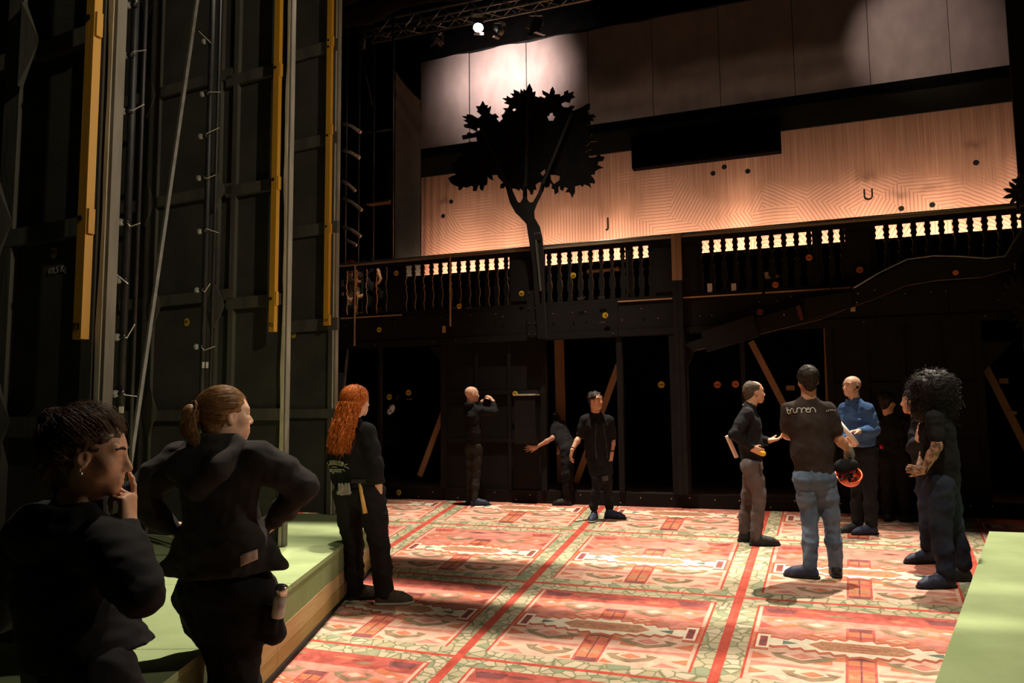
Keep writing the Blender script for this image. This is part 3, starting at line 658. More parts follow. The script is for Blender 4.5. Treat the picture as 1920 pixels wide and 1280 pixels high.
def crop(s, x0, y0, k): return [(x0+float(a)*k, y0+float(b)*k) for a, b in (q.split(',') for q in s.split())]
cr = crop(crown, 800, 130, 0.25)
holes = ["900,345 912,350 925,325 945,322 948,345 965,350 950,385 915,385", "640,300 655,288 672,300 655,315", "375,440 392,435 400,450 380,465", "850,775 885,745 890,775 870,800", "925,790 965,790 1000,800 995,830 955,860 930,825"]
tz = W(1010, 635)
tree = empty('cutout_tree', M=WM, label='black flat cut-out tree with leafy crown standing in front of the balcony', cat='tree')
board([cr]+[crop(h, 800, 130, 0.25) for h in holes], -0.16, -0.135, 'crown', [dark_void, black_paint], tree)
trunk = [(945, 340), (955, 340), (962, 360), (970, 378), (975, 380), (980, 372), (981, 340), (987, 340), (988, 372), (992, 379), (999, 379), (1009, 362), (1016, 338), (1024, 340), (1018, 358), (1006, 382), (1001, 396), (1002, 408), (1012, 425), (1017, 448), (1019, 480), (1019, 520), (1021, 560), (1024, 634), (1008, 634), (1005, 590), (1001, 540), (999, 500), (994, 465), (990, 440), (987, 420), (980, 412), (966, 398), (956, 380), (950, 358)]
board([trunk], -0.165, -0.14, 'trunk', [black_paint, flat_wood], tree)
def stick(p, q, wd, name, m, par, n=-0.185):
    a, za = W(*p, n); b, zb = W(*q, n); v = Vector((b-a, 0, zb-za)).normalized(); x = Vector((-v.z, 0, v.x))*wd/2
    return MB().prism([(a-x.x, za-x.z), (b-x.x, zb-x.z), (b+x.x, zb+x.z), (a+x.x, za+x.z)], n-.012, n+.012).build(name, m, par)
stick((990, 170), (986, 350), .05, 'batten', black_paint, tree); stick((896, 222), (950, 345), .045, 'batten', black_paint, tree); stick((1072, 212), (1018, 345), .045, 'batten', black_paint, tree)
stick((1005, 450), (1014, 545), .03, 'batten', flat_wood, tree)
# horizontal branch cut-out on the right
brn = empty('cutout_branch', M=WM, label='long black cut-out branch sloping up to the right across the balcony beam', cat='branch')
up = [(1284, 645), (1345, 622), (1420, 596), (1500, 572), (1590, 541), (1650, 517), (1700, 493), (1755, 482), (1800, 481), (1860, 484), (1888, 479), (1905, 450), (1935, 410)]
lo = [(1950, 430), (1915, 475), (1895, 505), (1840, 520), (1760, 525), (1700, 535), (1640, 560), (1590, 578), (1540, 598), (1450, 620), (1390, 636), (1300, 658)]
board([up+lo], -0.30, -0.27, 'branch_board', [black_paint, ply_edge], brn)
for px, py in ((1523, 577), (1527, 588), (1561, 562), (1566, 575), (1609, 550), (1640, 544), (1607, 567), (1470, 590)):
    t, z = W(px, py, -.31); MB().disc((t, z), .013, -.306, -.30, n=8).build('bolt', dull_alu, brn)
board([[(1314, 622), (1412, 590), (1423, 630), (1325, 660)]], -0.34, -0.305, 'weight_plate', [black_paint, flat_wood], brn)
board([[(1508, 560), (1595, 546), (1602, 575), (1515, 600)]], -0.33, -0.305, 'joint_plate', [black_paint, flat_wood], brn)
board([[(1492, 574), (1500, 572), (1507, 598), (1500, 600)]], -0.33, -0.305, 'red_clamp', [mat('dull_red_timber', (0.10, 0.025, 0.018), rough=.8)]*2, brn)
m = MB(); pts = [(*W(x, y, -.32), ) for x, y in ((1600, 540), (1650, 510), (1700, 486), (1750, 479), (1800, 480), (1850, 484), (1884, 480), (1900, 455), (1930, 405))]
m.tube([(a, -.32, z) for a, z in pts], 0.012, 6).build('cable', dull_alu, brn, True)
t, z = W(1792, 511, -.31); MB().disc((t, z), .035, -.306, -.30, orange_dot and 0, n=14).build('sticker', orange_dot, brn)
def leafboard(c, R, n, seed, nn, parent):
    rng = random.Random(seed); pts = []
    for k in range(n):
        a = 2*math.pi*k/n; pts.append((c[0]+R*math.cos(a)*rng.uniform(.9, 1.1), c[1]+R*math.sin(a)*rng.uniform(.9, 1.1)))
        a2 = a+math.pi/n; r2 = R*0.52; pts.append((c[0]+r2*math.cos(a2), c[1]+r2*math.sin(a2)))
    # wider leaflets
    out = []
    for k in range(0, len(pts), 2):
        tip = pts[k]; i0 = pts[k-1]; i1 = pts[k+1]
        out += [((i0[0]*.45+tip[0]*.55)+(i0[0]-i1[0])*.16, (i0[1]*.45+tip[1]*.55)+(i0[1]-i1[1])*.16), tip, ((i1[0]*.45+tip[0]*.55)-(i0[0]-i1[0])*.16, (i1[1]*.45+tip[1]*.55)-(i0[1]-i1[1])*.16), i1]
    return board([out], nn, nn+.02, 'leaf_cluster', [black_paint, flat_wood], parent)
leafboard((1912, 362), 30, 11, 3, -.33, brn); leafboard((1925, 345), 28, 9, 5, -.36, brn); leafboard((1912, 548), 36, 12, 8, -.33, brn); leafboard((1938, 400), 32, 9, 9, -.36, brn); leafboard((1928, 590), 34, 11, 12, -.36, brn)

# ================================================================== curtain, pelmet and drapes behind
NC = 4.0
def curtain_mat():
    m = bpy.data.materials.new('patterned_pink_curtain'); m.use_nodes = True; nt = m.node_tree; b = nt.nodes['Principled BSDF']
    b.inputs['Roughness'].default_value = 0.85; b.inputs['Specular IOR Level'].default_value = 0.1
    N = nt.nodes.new; Lk = nt.links.new
    tc = N('ShaderNodeTexCoord')
    def math_(op, a, b_=None):
        n = N('ShaderNodeMath'); n.operation = op
        for i, v in enumerate((a, b_)):
            if v is None: continue
            if isinstance(v, (int, float)): n.inputs[i].default_value = v
            else: Lk(v, n.inputs[i])
        return n.outputs[0]
    sp = N('ShaderNodeSeparateXYZ'); Lk(tc.outputs['Object'], sp.inputs[0]); X, Z = sp.outputs[0], sp.outputs[2]
    cb = N('ShaderNodeCombineXYZ'); Lk(X, cb.inputs[0]); Lk(Z, cb.inputs[1])
    v = N('ShaderNodeTexVoronoi'); v.inputs['Scale'].default_value = 1.1; v.voronoi_dimensions = '2D'; Lk(cb.outputs[0], v.inputs['Vector'])
    sc = N('ShaderNodeSeparateColor'); Lk(v.outputs['Color'], sc.inputs[0])
    ang = math_('MULTIPLY', math_('FLOOR', math_('MULTIPLY', sc.outputs[0], 6.0)), math.pi/6)
    ph = math_('ADD', math_('MULTIPLY', X, math_('COSINE', ang)), math_('MULTIPLY', Z, math_('SINE', ang)))
    st = math_('SINE', math_('MULTIPLY', ph, 95.0))
    r = N('ShaderNodeValToRGB'); e = r.color_ramp.elements; e[0].position = 0.12; e[0].color = (1, 1, 1, 1); e[1].position = 0.34; e[1].color = (0, 0, 0, 1)
    Lk(math_('ADD', math_('MULTIPLY', st, .5), .5), r.inputs[0])
    # hanging strings above: vertical streaks
    mp = N('ShaderNodeMapping'); mp.inputs['Scale'].default_value = (75, 1, 0.7); Lk(tc.outputs['Object'], mp.inputs[0])
    ns = N('ShaderNodeTexNoise'); ns.inputs['Scale'].default_value = 1.0; ns.inputs['Detail'].default_value = 4; Lk(mp.outputs[0], ns.inputs['Vector'])
    n2 = N('ShaderNodeTexNoise'); n2.inputs['Scale'].default_value = 0.9; Lk(tc.outputs['Object'], n2.inputs['Vector'])
    mk = math_('ADD', math_('SUBTRACT', Z, 5.75), math_('MULTIPLY', math_('SUBTRACT', n2.outputs['Fac'], .5), 2.6))
    mr = N('ShaderNodeMapRange'); mr.inputs[1].default_value = -0.15; mr.inputs[2].default_value = 0.25; Lk(mk, mr.inputs[0])
    c1 = N('ShaderNodeMix'); c1.data_type = 'RGBA'; c1.inputs[6].default_value = (0.64, 0.35, 0.25, 1); c1.inputs[7].default_value = (0.46, 0.20, 0.155, 1); Lk(r.outputs[0], c1.inputs[0])
    r2 = N('ShaderNodeValToRGB'); e = r2.color_ramp.elements; e[0].position = 0.36; e[0].color = (0.40, 0.18, 0.125, 1); e[1].position = 0.66; e[1].color = (0.58, 0.32, 0.22, 1)
    Lk(ns.outputs['Fac'], r2.inputs[0])
    c2 = N('ShaderNodeMix'); c2.data_type = 'RGBA'; Lk(mr.outputs[0], c2.inputs[0]); Lk(c1.outputs[2], c2.inputs[6]); Lk(r2.outputs[0], c2.inputs[7])
    Lk(c2.outputs[2], b.inputs['Base Color'])
    bp = N('ShaderNodeBump'); bp.inputs['Strength'].default_value = 0.3; bp.inputs['Distance'].default_value = 0.02; Lk(ns.outputs['Fac'], bp.inputs['Height']); Lk(bp.outputs[0], b.inputs['Normal'])
    return m
ca, cb_ = W(790, 400, NC)[0], W(2000, 300, NC)[0]
ztop = W(960, 300, NC)[1]
nx, nz = 420, 24; vs = []; fs = []
rng = random.Random(11); ph = [(rng.uniform(2, 9), rng.uniform(0, 6.28), rng.uniform(.3, 1)) for _ in range(7)]
for j in range(nz+1):
    z = 3.3+(ztop-3.3)*j/nz; fall = 0.25+0.75*max(0, min(1, (6.0-z)/2.2))
    for i in range(nx+1):
        t = ca+(cb_-ca)*i/nx
        y = sum(a*math.sin(fq*t+p+.25*math.sin(z*1.3+p)) for fq, p, a in ph)
        y = 0.045*fall*(y+0.9*abs(math.sin(2.1*t+.5)))+0.012*math.sin(34*t)*(1-fall*.6)
        vs.append((t, NC+y, z))
for j in range(nz):
    for i in range(nx):
        a = j*(nx+1)+i; fs.append((a, a+1, a+nx+2, a+nx+1))
me = bpy.data.meshes.new('curtain'); me.from_pydata(vs, [], fs); me.update()
cu = empty('house_curtain', M=WM, label='large lit pink curtain with geometric line pattern behind the balcony', cat='curtain')
link('cloth', me, curtain_mat(), cu, True)
for px, py, r, tx in ((1140, 418, .095, 'J'), (1628, 366, .095, 'U')):
    t, z = W(px, py, NC-.12); MB().box(t-.0001, t, NC-.1, NC-.09, z, z+.001)
    me = text_mesh(tx, 0.30, 0.006); bmx = bmesh.new(); bmx.from_mesh(me); bmx.to_mesh(me); bmx.free()
    o = link('dark_emblem', me, ink, cu); o.matrix_local = Matrix.Translation((t, NC-.13, z)) @ Matrix.Rotation(math.pi/2, 4, 'X') @ Matrix.Diagonal((.9, 1, 4, 1))
for px, py in ((831, 405), (846, 378), (1358, 313), (1402, 321), (1337, 325), (1830, 305), (1690, 391), (1748, 384)):
    t, z = W(px, py, NC-.12); MB().disc((t, z), .05, NC-.13, NC-.12, n=12).build('dark_eyelet', ink, cu)
pm = empty('pelmet', M=WM, label='dark horizontal pelmet band above the pink curtain', cat='pelmet')
zp0 = W(960, 311, NC-.3)[1]; zp1 = W(960, 256, NC-.3)[1]
MB().box(ca-.5, cb_, NC-.32, NC-.28, zp0, zp1).build('band', pelmet_m, pm)
MB().box(ca-.5, cb_, NC-.35, NC-.32, zp1-.20, zp1-.01).build('upper_fold', dark_void, pm)
for px, py in ((1205, 273), (1434, 239)):
    t, z = W(px, py, NC-.33); MB().box(t-.18, t+.18, NC-.345, NC-.321, z-.03, z+.03).build('slot', ink, pm)
vb = empty('hanging_lamp_box', M=WM, label='long black fringed box hanging under the pelmet before the pink curtain', cat='lighting box')
a, za = W(1186, 292, NC-.5); b, zb = W(1464, 252, NC-.5); z0 = W(1325, 302, NC-.5)[1]; z1 = W(1325, 262, NC-.5)[1]
MB().box(a, b, NC-.6, NC-.4, z0, z1+.25).build('box', dark_void, vb)
n = 26
for k in range(n):
    x = a+(b-a)*(k+.5)/n; MB().tube([(x, NC-.61, z0+.01), (x, NC-.61, z1+.2)], .035, 6).build('fringe_roll', dark_void, vb, True)
md = empty('upper_drape', M=WM, label='tall mauve grey cloth drape in seamed panels above the dark pelmet', cat='drape')
zd0 = W(960, 259, NC)[1]; zd1 = W(960, 83, NC)[1]
sx = [ca-.02]+[W(px, 150, NC)[0] for px in (880, 987, 1103, 1224, 1350, 1490, 1632, 1785)]+[cb_]
for k, (a, b) in enumerate(zip(sx, sx[1:])):
    vs = []; fs = []; n = 14; mz = 14
    for j in range(mz+1):
        for i in range(n+1):
            u = i/n; vs.append((a+.006+(b-a-.012)*u, NC+.012*math.sin(u*5+k)-.02*math.sin(math.pi*u)+.008*math.sin(j*1.7+k)*math.sin(3*u), zd0+(zd1-zd0)*j/mz))
    for j in range(mz):
        for i in range(n): q = j*(n+1)+i; fs.append((q, q+1, q+n+2, q+n+1))
    me = bpy.data.meshes.new('p'); me.from_pydata(vs, [], fs); me.update(); link('panel', me, mauve, md, True)
MB().box(sx[0], sx[-1], NC+.03, NC+.05, zd0, zd1+.0).build('backing', dark_void, md)
MB().tube([(sx[0], NC, zd1), (sx[-1], NC, zd1)], .03, 8).build('batten_pipe', black_metal, md, True)
# narrow side drape with gathered top
a = W(741, 300, NC-.6)[0]; b = W(789, 300, NC-.6)[0]; zt = W(760, 128, NC-.6)[1]; zt2 = W(788, 190, NC-.6)[1]
vs = []; fs = []; n = 20; mz = 60
for j in range(mz+1):
    for i in range(n+1):
        u = i/n; top = zt+(zt2-zt)*u**0.8; z = 3.3+(top-3.3)*j/mz; q = max(0, (z-(top-1.6))/1.6)
        y = .03*math.sin((top-z)*13-u*3)*q**1.3 + .02*math.sin(u*6)
        vs.append((a+(b-a)*u, NC-.6+y, z))
for j in range(mz):
    for i in range(n): q = j*(n+1)+i; fs.append((q, q+1, q+n+2, q+n+1))
me = bpy.data.meshes.new('p'); me.from_pydata(vs, [], fs); me.update()
sd = empty('side_drape', M=WM, label='narrow grey brown side drape with gathered folds left of the pink curtain', cat='drape'); link('cloth', me, mat('grey_brown_drape', (.52, .45, .38), (.60, .52, .45), 4, .95, .3, 200, spec=.05), sd, True)
MB().tube([(a, NC-.6, zt+.02), ((a+b)/2, NC-.6, (zt+zt2)/2-.05), (b, NC-.6, zt2+.02)], .015, 6).build('top_cord', black_metal, sd)
# black leg at the right frame edge
a = W(1903, 250, 0.8)[0]
o = MB().box(a, a+4.2, 0.78, 0.82, 3.06, 10).build('side_masking', mat('near_black_cloth', (0.012, 0.011, 0.009), (0.016, 0.014, 0.012), 3, .95, spec=.05), None); o.matrix_world = WM
tag(o, 'tall black masking leg at the right edge above the balcony', 'drape')
# footlights behind the masking board: real row of lamps at the foot of the curtain
fo = empty('footlight_batten', M=WM, label='row of footlights at the foot of the pink curtain, hidden behind the masking board', cat='stage light')
MB().box(ca+.3, cb_, 3.12, 3.3, 3.32, 3.44).build('trough', black_metal, fo)
for k in range(4):
    u = ca+(cb_-ca)*(k+.5)/4; p = WALL.P(u, 3.2, 3.5); tg = WALL.P(u, NC, 4.3)
    fl_ = area('footlight', p, tg, 92, (cb_-ca)/4, 0.15, (1.0, 0.77, 0.54)); fl_.data.spread = math.radians(84)
# truss with lamps
tx = empty('lighting_truss', M=WM, label='aluminium box truss crossing the top above the mauve drape', cat='truss')
NT = 1.9
a, za = W(690, 60, NT); b, zb = W(1080, -30, NT); zt_ = (za+zb)/2
zc = W(850, 30, NT)[1]
def chord(y, z): MB().tube([(a, y, z), (b+2.5, y, z)], .024, 8).build('chord', dull_alu, tx, True)
Hh = .30
for y, z in ((NT-.14, zc-Hh/2), (NT+.14, zc-Hh/2), (NT-.14, zc+Hh/2), (NT+.14, zc+Hh/2)): chord(y, z)
n = int((b+2.5-a)/.30)
for k in range(n):
    x0 = a+k*.30; s_ = 1 if k % 2 else -1
    for y in (NT-.14, NT+.14): MB().tube([(x0, y, zc-s_*Hh/2), (x0+.30, y, zc+s_*Hh/2)], .011, 6).build('lacing', dull_alu, tx, True)
    MB().tube([(x0, NT-s_*.14, zc-Hh/2), (x0+.30, NT+s_*.14, zc-Hh/2)], .011, 6).build('lacing', dull_alu, tx, True)
def stage_lamp(px, py, n, label, lit=False, tilt=0.5, yaw=0.0, size=1.0):
    t, z = W(px, py, n); p = WALL.P(t, n, z)
    root = empty('stage_lamp', p, label, 'stage light'); s = size
    R = Matrix.Rotation(yaw, 4, 'Z') @ Matrix.Rotation(tilt, 4, 'X')
    def addp(m, nm, mm, sm=True):
        o = m.build(nm, mm, root, sm); return o
    b_ = MB().tube([(0, -.12*s, 0), (0, .10*s, 0), (0, .16*s, 0)], [.075*s, .085*s, .10*s], 16); o = addp(b_, 'housing', black_metal); o.matrix_local = R
    l_ = MB().tube([(0, .161*s, 0), (0, .166*s, 0)], .088*s, 20); o = addp(l_, 'lens', mat('lit_lens', (1, .95, .85), emit=((1, .93, .80), 60)) if lit else mat('dark_lens', (0.25, .25, .28), rough=.1, spec=.8)); o.matrix_local = R
    y_ = MB()
    for sx_ in (-1, 1): y_.bar((sx_*.105*s, 0, 0), (sx_*.105*s, 0, .16*s), .012, .03)
    y_.bar((-.11*s, 0, .16*s), (.11*s, 0, .16*s), .03, .012); y_.tube([(0, 0, .16*s), (0, 0, .24*s)], .012, 6)
    addp(y_, 'yoke', dull_alu, False)
    for k in range(2):
        o = MB().box(-.09*s, .09*s, .15*s, .158*s, .09*s, .16*s).build('barn_door', dull_alu, root); o.matrix_local = R @ Matrix.Rotation(math.pi*k, 4, 'Y') @ Matrix.Rotation(0.5, 4, 'X')
    return root
L1 = stage_lamp(897, 42, NT, 'glowing stage lamp under the truss lighting the mauve drape', True, tilt=math.pi+1.05, yaw=0.0, size=1.1)
stage_lamp(934, 55, NT, 'unlit stage lamp hanging just right of the glowing lamp', tilt=math.pi+.8, yaw=.7, size=.8)
stage_lamp(822, 78, NT, 'unlit silver edged stage lamp hanging left below the truss', tilt=2.6, yaw=-.9, size=.85)
stage_lamp(1005, 48, NT, 'unlit long stage lamp hanging right of the truss lamps', tilt=-.9, yaw=.6, size=1.25)
t, z = W(900, 44, NT); p = WALL.P(t, NT+.1, z-.12); tt, zz = W(952, 150, NC); tg = WALL.P(tt, NC, zz)
spot('truss_lamp_light', p, tg, 900, 92, (1.0, 0.84, 0.76), .05, 1.0)
t, z = W(1640, -70, NT); p = WALL.P(t, NT-.3, z+.2); tt, zz = W(1720, 70, NC); spot('upper_lamp_light', p, WALL.P(tt, NC, zz), 130, 62, (1.0, 0.84, 0.72), .05, .8)
# scaffold tower left of the side drape
sc_ = empty('scaffold_tower', M=WM, label='dark scaffold tower with clamped arms between the furthest flat and the side drape', cat='scaffold')
for px, n in ((648, 1.6), (672, 2.1), (736, 1.4), (700, 2.6)):
    t = W(px, 300, n)[0]; MB().tube([(t, n, ZB-.05), (t, n, 10)], .03, 8).build('pole', black_metal, sc_, True)
for py, n in ((250, 1.8), (383, 1.8), (60, 1.8)):
    a, z = W(640, py+6, n); b, _ = W(738, py-6, n); MB().tube([(a, n, z), (b, n, z)], .025, 8).build('ledger', black_metal, sc_, True)
a, z = W(690, 383, 1.7); b, _ = W(734, 380, 1.7); MB().box(a, b, 1.6, 1.8, z-.02, z+.02).build('toe_plank', mat('brown_board', (.10, .045, .02), rough=.8), sc_)
for px, py, dx, dy in ((644, 232, 32, 16), (644, 282, 30, 14), (642, 340, 24, 18), (644, 372, 34, 22), (644, 425, 32, 18), (648, 450, 20, 10)):
    a, z = W(px, py, 1.5); b, z2 = W(px+dx, py+dy, 1.5)
    MB().tube([(a, 1.5, z), ((a+b)/2, 1.48, z+(z2-z)*.35), (b, 1.5, z2)], [.04, .03, .04], 8).build('clamp_arm', silver, sc_, True)
wbar_dummy = None
a, z = W(695, 75, 1.8); b, z2 = W(706, 170, 1.8); MB().tube([(a-.3, 1.8, z), (b-.1, 1.8, z2-.3)], .02, 6).build('diagonal', black_metal, sc_, True)
# bracket arm on the truss end
a, z = W(660, 5, 2.0)
MB().tube([(a, 2.0, z+.5), (a+.05, 2.0, z-.3), (a+.3, 2.0, z-.75), (a+.28, 2.0, z-1.1)], .05, 8).build('hoist_arm', black_metal, sc_, True)
o = MB().box(W(640, 300, 4.5)[0]-3, cb_+1, 5.2, 5.25, 2.5, 12).build('wall_far', dark_void, None); o.matrix_world = WM; tag(o, 'black cloth at the very back above the curtain', 'drape', kind='structure')
# ================================================================== sculpting engine: smooth solids meshed on a grid
from mathutils.bvhtree import BVHTree
def V3(p): return np.array((p[0], p[1], p[2]), dtype=np.float32)
class SDF:
    def __init__(s, vox): s.vox = vox; s.ops = []; s.cuts = []
    def cone(s, a, b, ra, rb=None, k=0.03, w=None, e=1.0, sub=False):
        s.ops.append(('c', V3(a), V3(b), ra, ra if rb is None else rb, k, None if w is None else V3(w), e, sub)); return s
    def chain(s, pts, rs, k=0.03, **kw):
        for i in range(len(pts)-1): s.cone(pts[i], pts[i+1], rs[i], rs[i+1], k, **kw)
        return s
    def ell(s, c, r, R=None, k=0.03, sub=False):
        R = np.eye(3, dtype=np.float32) if R is None else np.array(R, dtype=np.float32)
        s.ops.append(('e', V3(c), np.array(r, dtype=np.float32), R, k, sub)); return s
    def cut(s, p, n): s.cuts.append((V3(p), V3(n)/np.linalg.norm(V3(n)))); return s
    def mesh(s):
        vox = s.vox; bbs = []
        for o in s.ops:
            if o[0] == 'c':
                _, a, b, ra, rb, k, w, e, sub = o; r = max(ra, rb)*(max(e, 1.0)); lo = np.minimum(a, b)-r; hi = np.maximum(a, b)+r
            else:
                _, c, rr, R, k, sub = o; r = rr.max(); lo = c-r; hi = c+r
            m = k+2*vox; bbs.append((lo-m, hi+m))
        lo = np.min([b[0] for b, o in zip(bbs, s.ops) if not o[-1]], axis=0); hi = np.max([b[1] for b, o in zip(bbs, s.ops) if not o[-1]], axis=0)
        dim = np.ceil((hi-lo)/vox).astype(int)+3
        F = np.full(dim, 0.2, dtype=np.float32)
        ax = [lo[i]+vox*np.arange(dim[i], dtype=np.float32) for i in range(3)]
        for o, (l, h) in zip(s.ops, bbs):
            i0 = np.clip(np.floor((l-lo)/vox).astype(int), 0, dim-1); i1 = np.clip(np.ceil((h-lo)/vox).astype(int)+1, 1, dim)
            if (i1 <= i0).any(): continue
            sl = tuple(slice(a, b) for a, b in zip(i0, i1))
            X = ax[0][sl[0]][:, None, None]; Y = ax[1][sl[1]][None, :, None]; Z = ax[2][sl[2]][None, None, :]
            if o[0] == 'c':
                _, a, b, ra, rb, k, w, e, sub = o
                px, py, pz = X-a[0], Y-a[1], Z-a[2]; ba = b-a
                if w is not None and e != 1.0:
                    q = (px*w[0]+py*w[1]+pz*w[2])*(1/e-1); px = px+q*w[0]; py = py+q*w[1]; pz = pz+q*w[2]
                    bq = float(ba@w)*(1/e-1); ba = ba+bq*w
                L = float(ba@ba)+1e-9
                t = np.clip((px*ba[0]+py*ba[1]+pz*ba[2])/L, 0, 1)
                d = np.sqrt((px-t*ba[0])**2+(py-t*ba[1])**2+(pz-t*ba[2])**2)-(ra+(rb-ra)*t)
            else:
                _, c, rr, R, k, sub = o
                px, py, pz = X-c[0], Y-c[1], Z-c[2]
                q = [(px*R[0, i]+py*R[1, i]+pz*R[2, i]) for i in range(3)]
                k0 = np.sqrt(sum((q[i]/rr[i])**2 for i in range(3)))+1e-6; k1 = np.sqrt(sum((q[i]/rr[i]**2)**2 for i in range(3)))+1e-6
                d = k0*(k0-1)/k1
            A = F[sl]
            if sub:
                d = -d; hh = np.maximum(k-np.abs(A-d), 0)/max(k, 1e-6); F[sl] = np.maximum(A, d)+hh*hh*k*0.25
            else:
                hh = np.maximum(k-np.abs(A-d), 0)/max(k, 1e-6); F[sl] = np.minimum(A, d)-hh*hh*k*0.25
        for p, n in s.cuts:
            d = (ax[0]-p[0])[:, None, None]*n[0]+(ax[1]-p[1])[None, :, None]*n[1]+(ax[2]-p[2])[None, None, :]*n[2]
            F = np.maximum(F, d)
        return surfnets(F, lo, vox)
def surfnets(F, lo, vox):
    S = F < 0; n = np.array(F.shape)
    cnt = np.zeros(n-1, dtype=np.int8)
    for dx in (0, 1):
        for dy in (0, 1):
            for dz in (0, 1): cnt += S[dx:n[0]-1+dx, dy:n[1]-1+dy, dz:n[2]-1+dz]
    mask = (cnt > 0) & (cnt < 8); I = np.argwhere(mask); idx = np.full(n-1, -1, dtype=np.int32); idx[mask] = np.arange(len(I))
    acc = np.zeros((len(I), 3), dtype=np.float32); num = np.zeros(len(I), dtype=np.float32)
    C = [(0, 0, 0), (1, 0, 0), (0, 1, 0), (1, 1, 0), (0, 0, 1), (1, 0, 1), (0, 1, 1), (1, 1, 1)]
    vals = [F[I[:, 0]+c[0], I[:, 1]+c[1], I[:, 2]+c[2]] for c in C]
    for a, b in ((0, 1), (2, 3), (4, 5), (6, 7), (0, 2), (1, 3), (4, 6), (5, 7), (0, 4), (1, 5), (2, 6), (3, 7)):
        va, vb = vals[a], vals[b]; cr = (va < 0) != (vb < 0); t = np.where(cr, va/np.where(cr, va-vb, 1), 0)
        ca_, cb2 = np.array(C[a], dtype=np.float32), np.array(C[b], dtype=np.float32)
        acc += np.where(cr[:, None], ca_+t[:, None]*(cb2-ca_), 0); num += cr
    vs = lo+vox*(I+acc/num[:, None])
    fs = []
    for axis in range(3):
        sl0 = [slice(None)]*3; sl1 = [slice(None)]*3; sl0[axis] = slice(0, n[axis]-1); sl1[axis] = slice(1, n[axis])
        A, B = S[tuple(sl0)], S[tuple(sl1)]; E = np.argwhere(A != B); u, v = [(1, 2), (2, 0), (0, 1)][axis]
        ok = (E[:, u] > 0) & (E[:, v] > 0) & (E[:, u] < n[u]-1) & (E[:, v] < n[v]-1); E = E[ok]
        if len(E) == 0: continue
        def cid(du, dv):
            q = E.copy(); q[:, u] += du; q[:, v] += dv; return idx[q[:, 0], q[:, 1], q[:, 2]]
        Q = np.stack([cid(-1, -1), cid(0, -1), cid(0, 0), cid(-1, 0)], axis=1)
        ins = A[E[:, 0], E[:, 1], E[:, 2]]; Q = np.where(ins[:, None], Q, Q[:, ::-1]); fs.append(Q[(Q >= 0).all(1)])
    return vs.astype(np.float64), np.concatenate(fs)
def vnormals(v, f):
    a = v[f[:, 2]]-v[f[:, 0]]; b = v[f[:, 3]]-v[f[:, 1]]; fn = np.cross(a, b); N = np.zeros_like(v)
    for i in range(4): np.add.at(N, f[:, i], fn)
    return N/(np.linalg.norm(N, axis=1, keepdims=True)+1e-12)
def relax(v, f, it=1, lam=0.5):
    for _ in range(it):
        acc = np.zeros_like(v); c = np.zeros(len(v))
        for i in range(4):
            np.add.at(acc, f[:, i], v[f[:, (i+1) % 4]]); np.add.at(c, f[:, i], 1)
            np.add.at(acc, f[:, i], v[f[:, (i+3) % 4]]); np.add.at(c, f[:, i], 1)
        v = v+lam*(acc/np.maximum(c, 1)[:, None]-v)
    return v
def folds(v, amp, freq, seed, vert=0.5):
    """cloth folds: warped ridges"""
    rng = np.random.RandomState(seed); out = np.zeros(len(v))
    for k in range(5):
        d = rng.normal(size=3); d[2] *= (1+vert*3 if k % 2 else vert); d /= np.linalg.norm(d); e = rng.normal(size=3); e /= np.linalg.norm(e)
        fq = freq*(0.6+0.35*k); ph = v@d*fq+1.7*np.sin(v@e*fq*.55+k)+rng.rand()*6
        out += (1-np.abs(np.sin(ph))**0.8-.45)*(0.75**k)
    return amp*out
def to_mesh(name, v, f, org):
    me = bpy.data.meshes.new(name); v = v-np.array(org)
    me.vertices.add(len(v)); me.vertices.foreach_set('co', v.astype(np.float32).ravel())
    k = f.shape[1]
    me.loops.add(f.size); me.loops.foreach_set('vertex_index', f.astype(np.int32).ravel())
    me.polygons.add(len(f)); me.polygons.foreach_set('loop_start', np.arange(0, f.size, k, dtype=np.int32)); me.polygons.foreach_set('loop_total', np.full(len(f), k, dtype=np.int32))
    me.update(calc_edges=True); me.validate(); return me
def sculpt(name, sdfs, m, parent, org, fold=None, smooth=1):
    if not isinstance(sdfs, (list, tuple)): sdfs = [sdfs]
    VS = []; FS = []; b = 0
    for s in sdfs:
        v, f = s.mesh(); v = relax(v, f, smooth, 0.5)
        if fold: N = vnormals(v, f); v = v+N*folds(v, *fold)[:, None]; v = relax(v, f, 1, .35)
        VS.append(v); FS.append(f+b); b += len(v)
    me = to_mesh(name, np.concatenate(VS), np.concatenate(FS), org)
    return link(name, me, m, parent, True)
def strands(name, P, r, m, parent, org, n=3):
    """P: (S,N,3) polylines, r: (N,) or scalar radii"""
    P = np.asarray(P, dtype=np.float64); S, N, _ = P.shape; r = np.broadcast_to(np.asarray(r, dtype=np.float64), (N,))
    T = np.gradient(P, axis=1); T /= np.linalg.norm(T, axis=2, keepdims=True)+1e-9
    ref = np.array([0.31, 0.87, 0.38]); X = np.cross(T, ref); X /= np.linalg.norm(X, axis=2, keepdims=True)+1e-9; Y = np.cross(T, X)
    vs = np.stack([P+(X*math.cos(2*math.pi*k/n)+Y*math.sin(2*math.pi*k/n))*r[None, :, None] for k in range(n)], axis=2)
    ids = np.arange(S*N*n).reshape(S, N, n); fs = []
    for k in range(n):
        k2 = (k+1) % n; fs.append(np.stack([ids[:, :-1, k], ids[:, :-1, k2], ids[:, 1:, k2], ids[:, 1:, k]], axis=-1).reshape(-1, 4))
    me = to_mesh(name, vs.reshape(-1, 3), np.concatenate(fs), org); return link(name, me, m, parent, True)

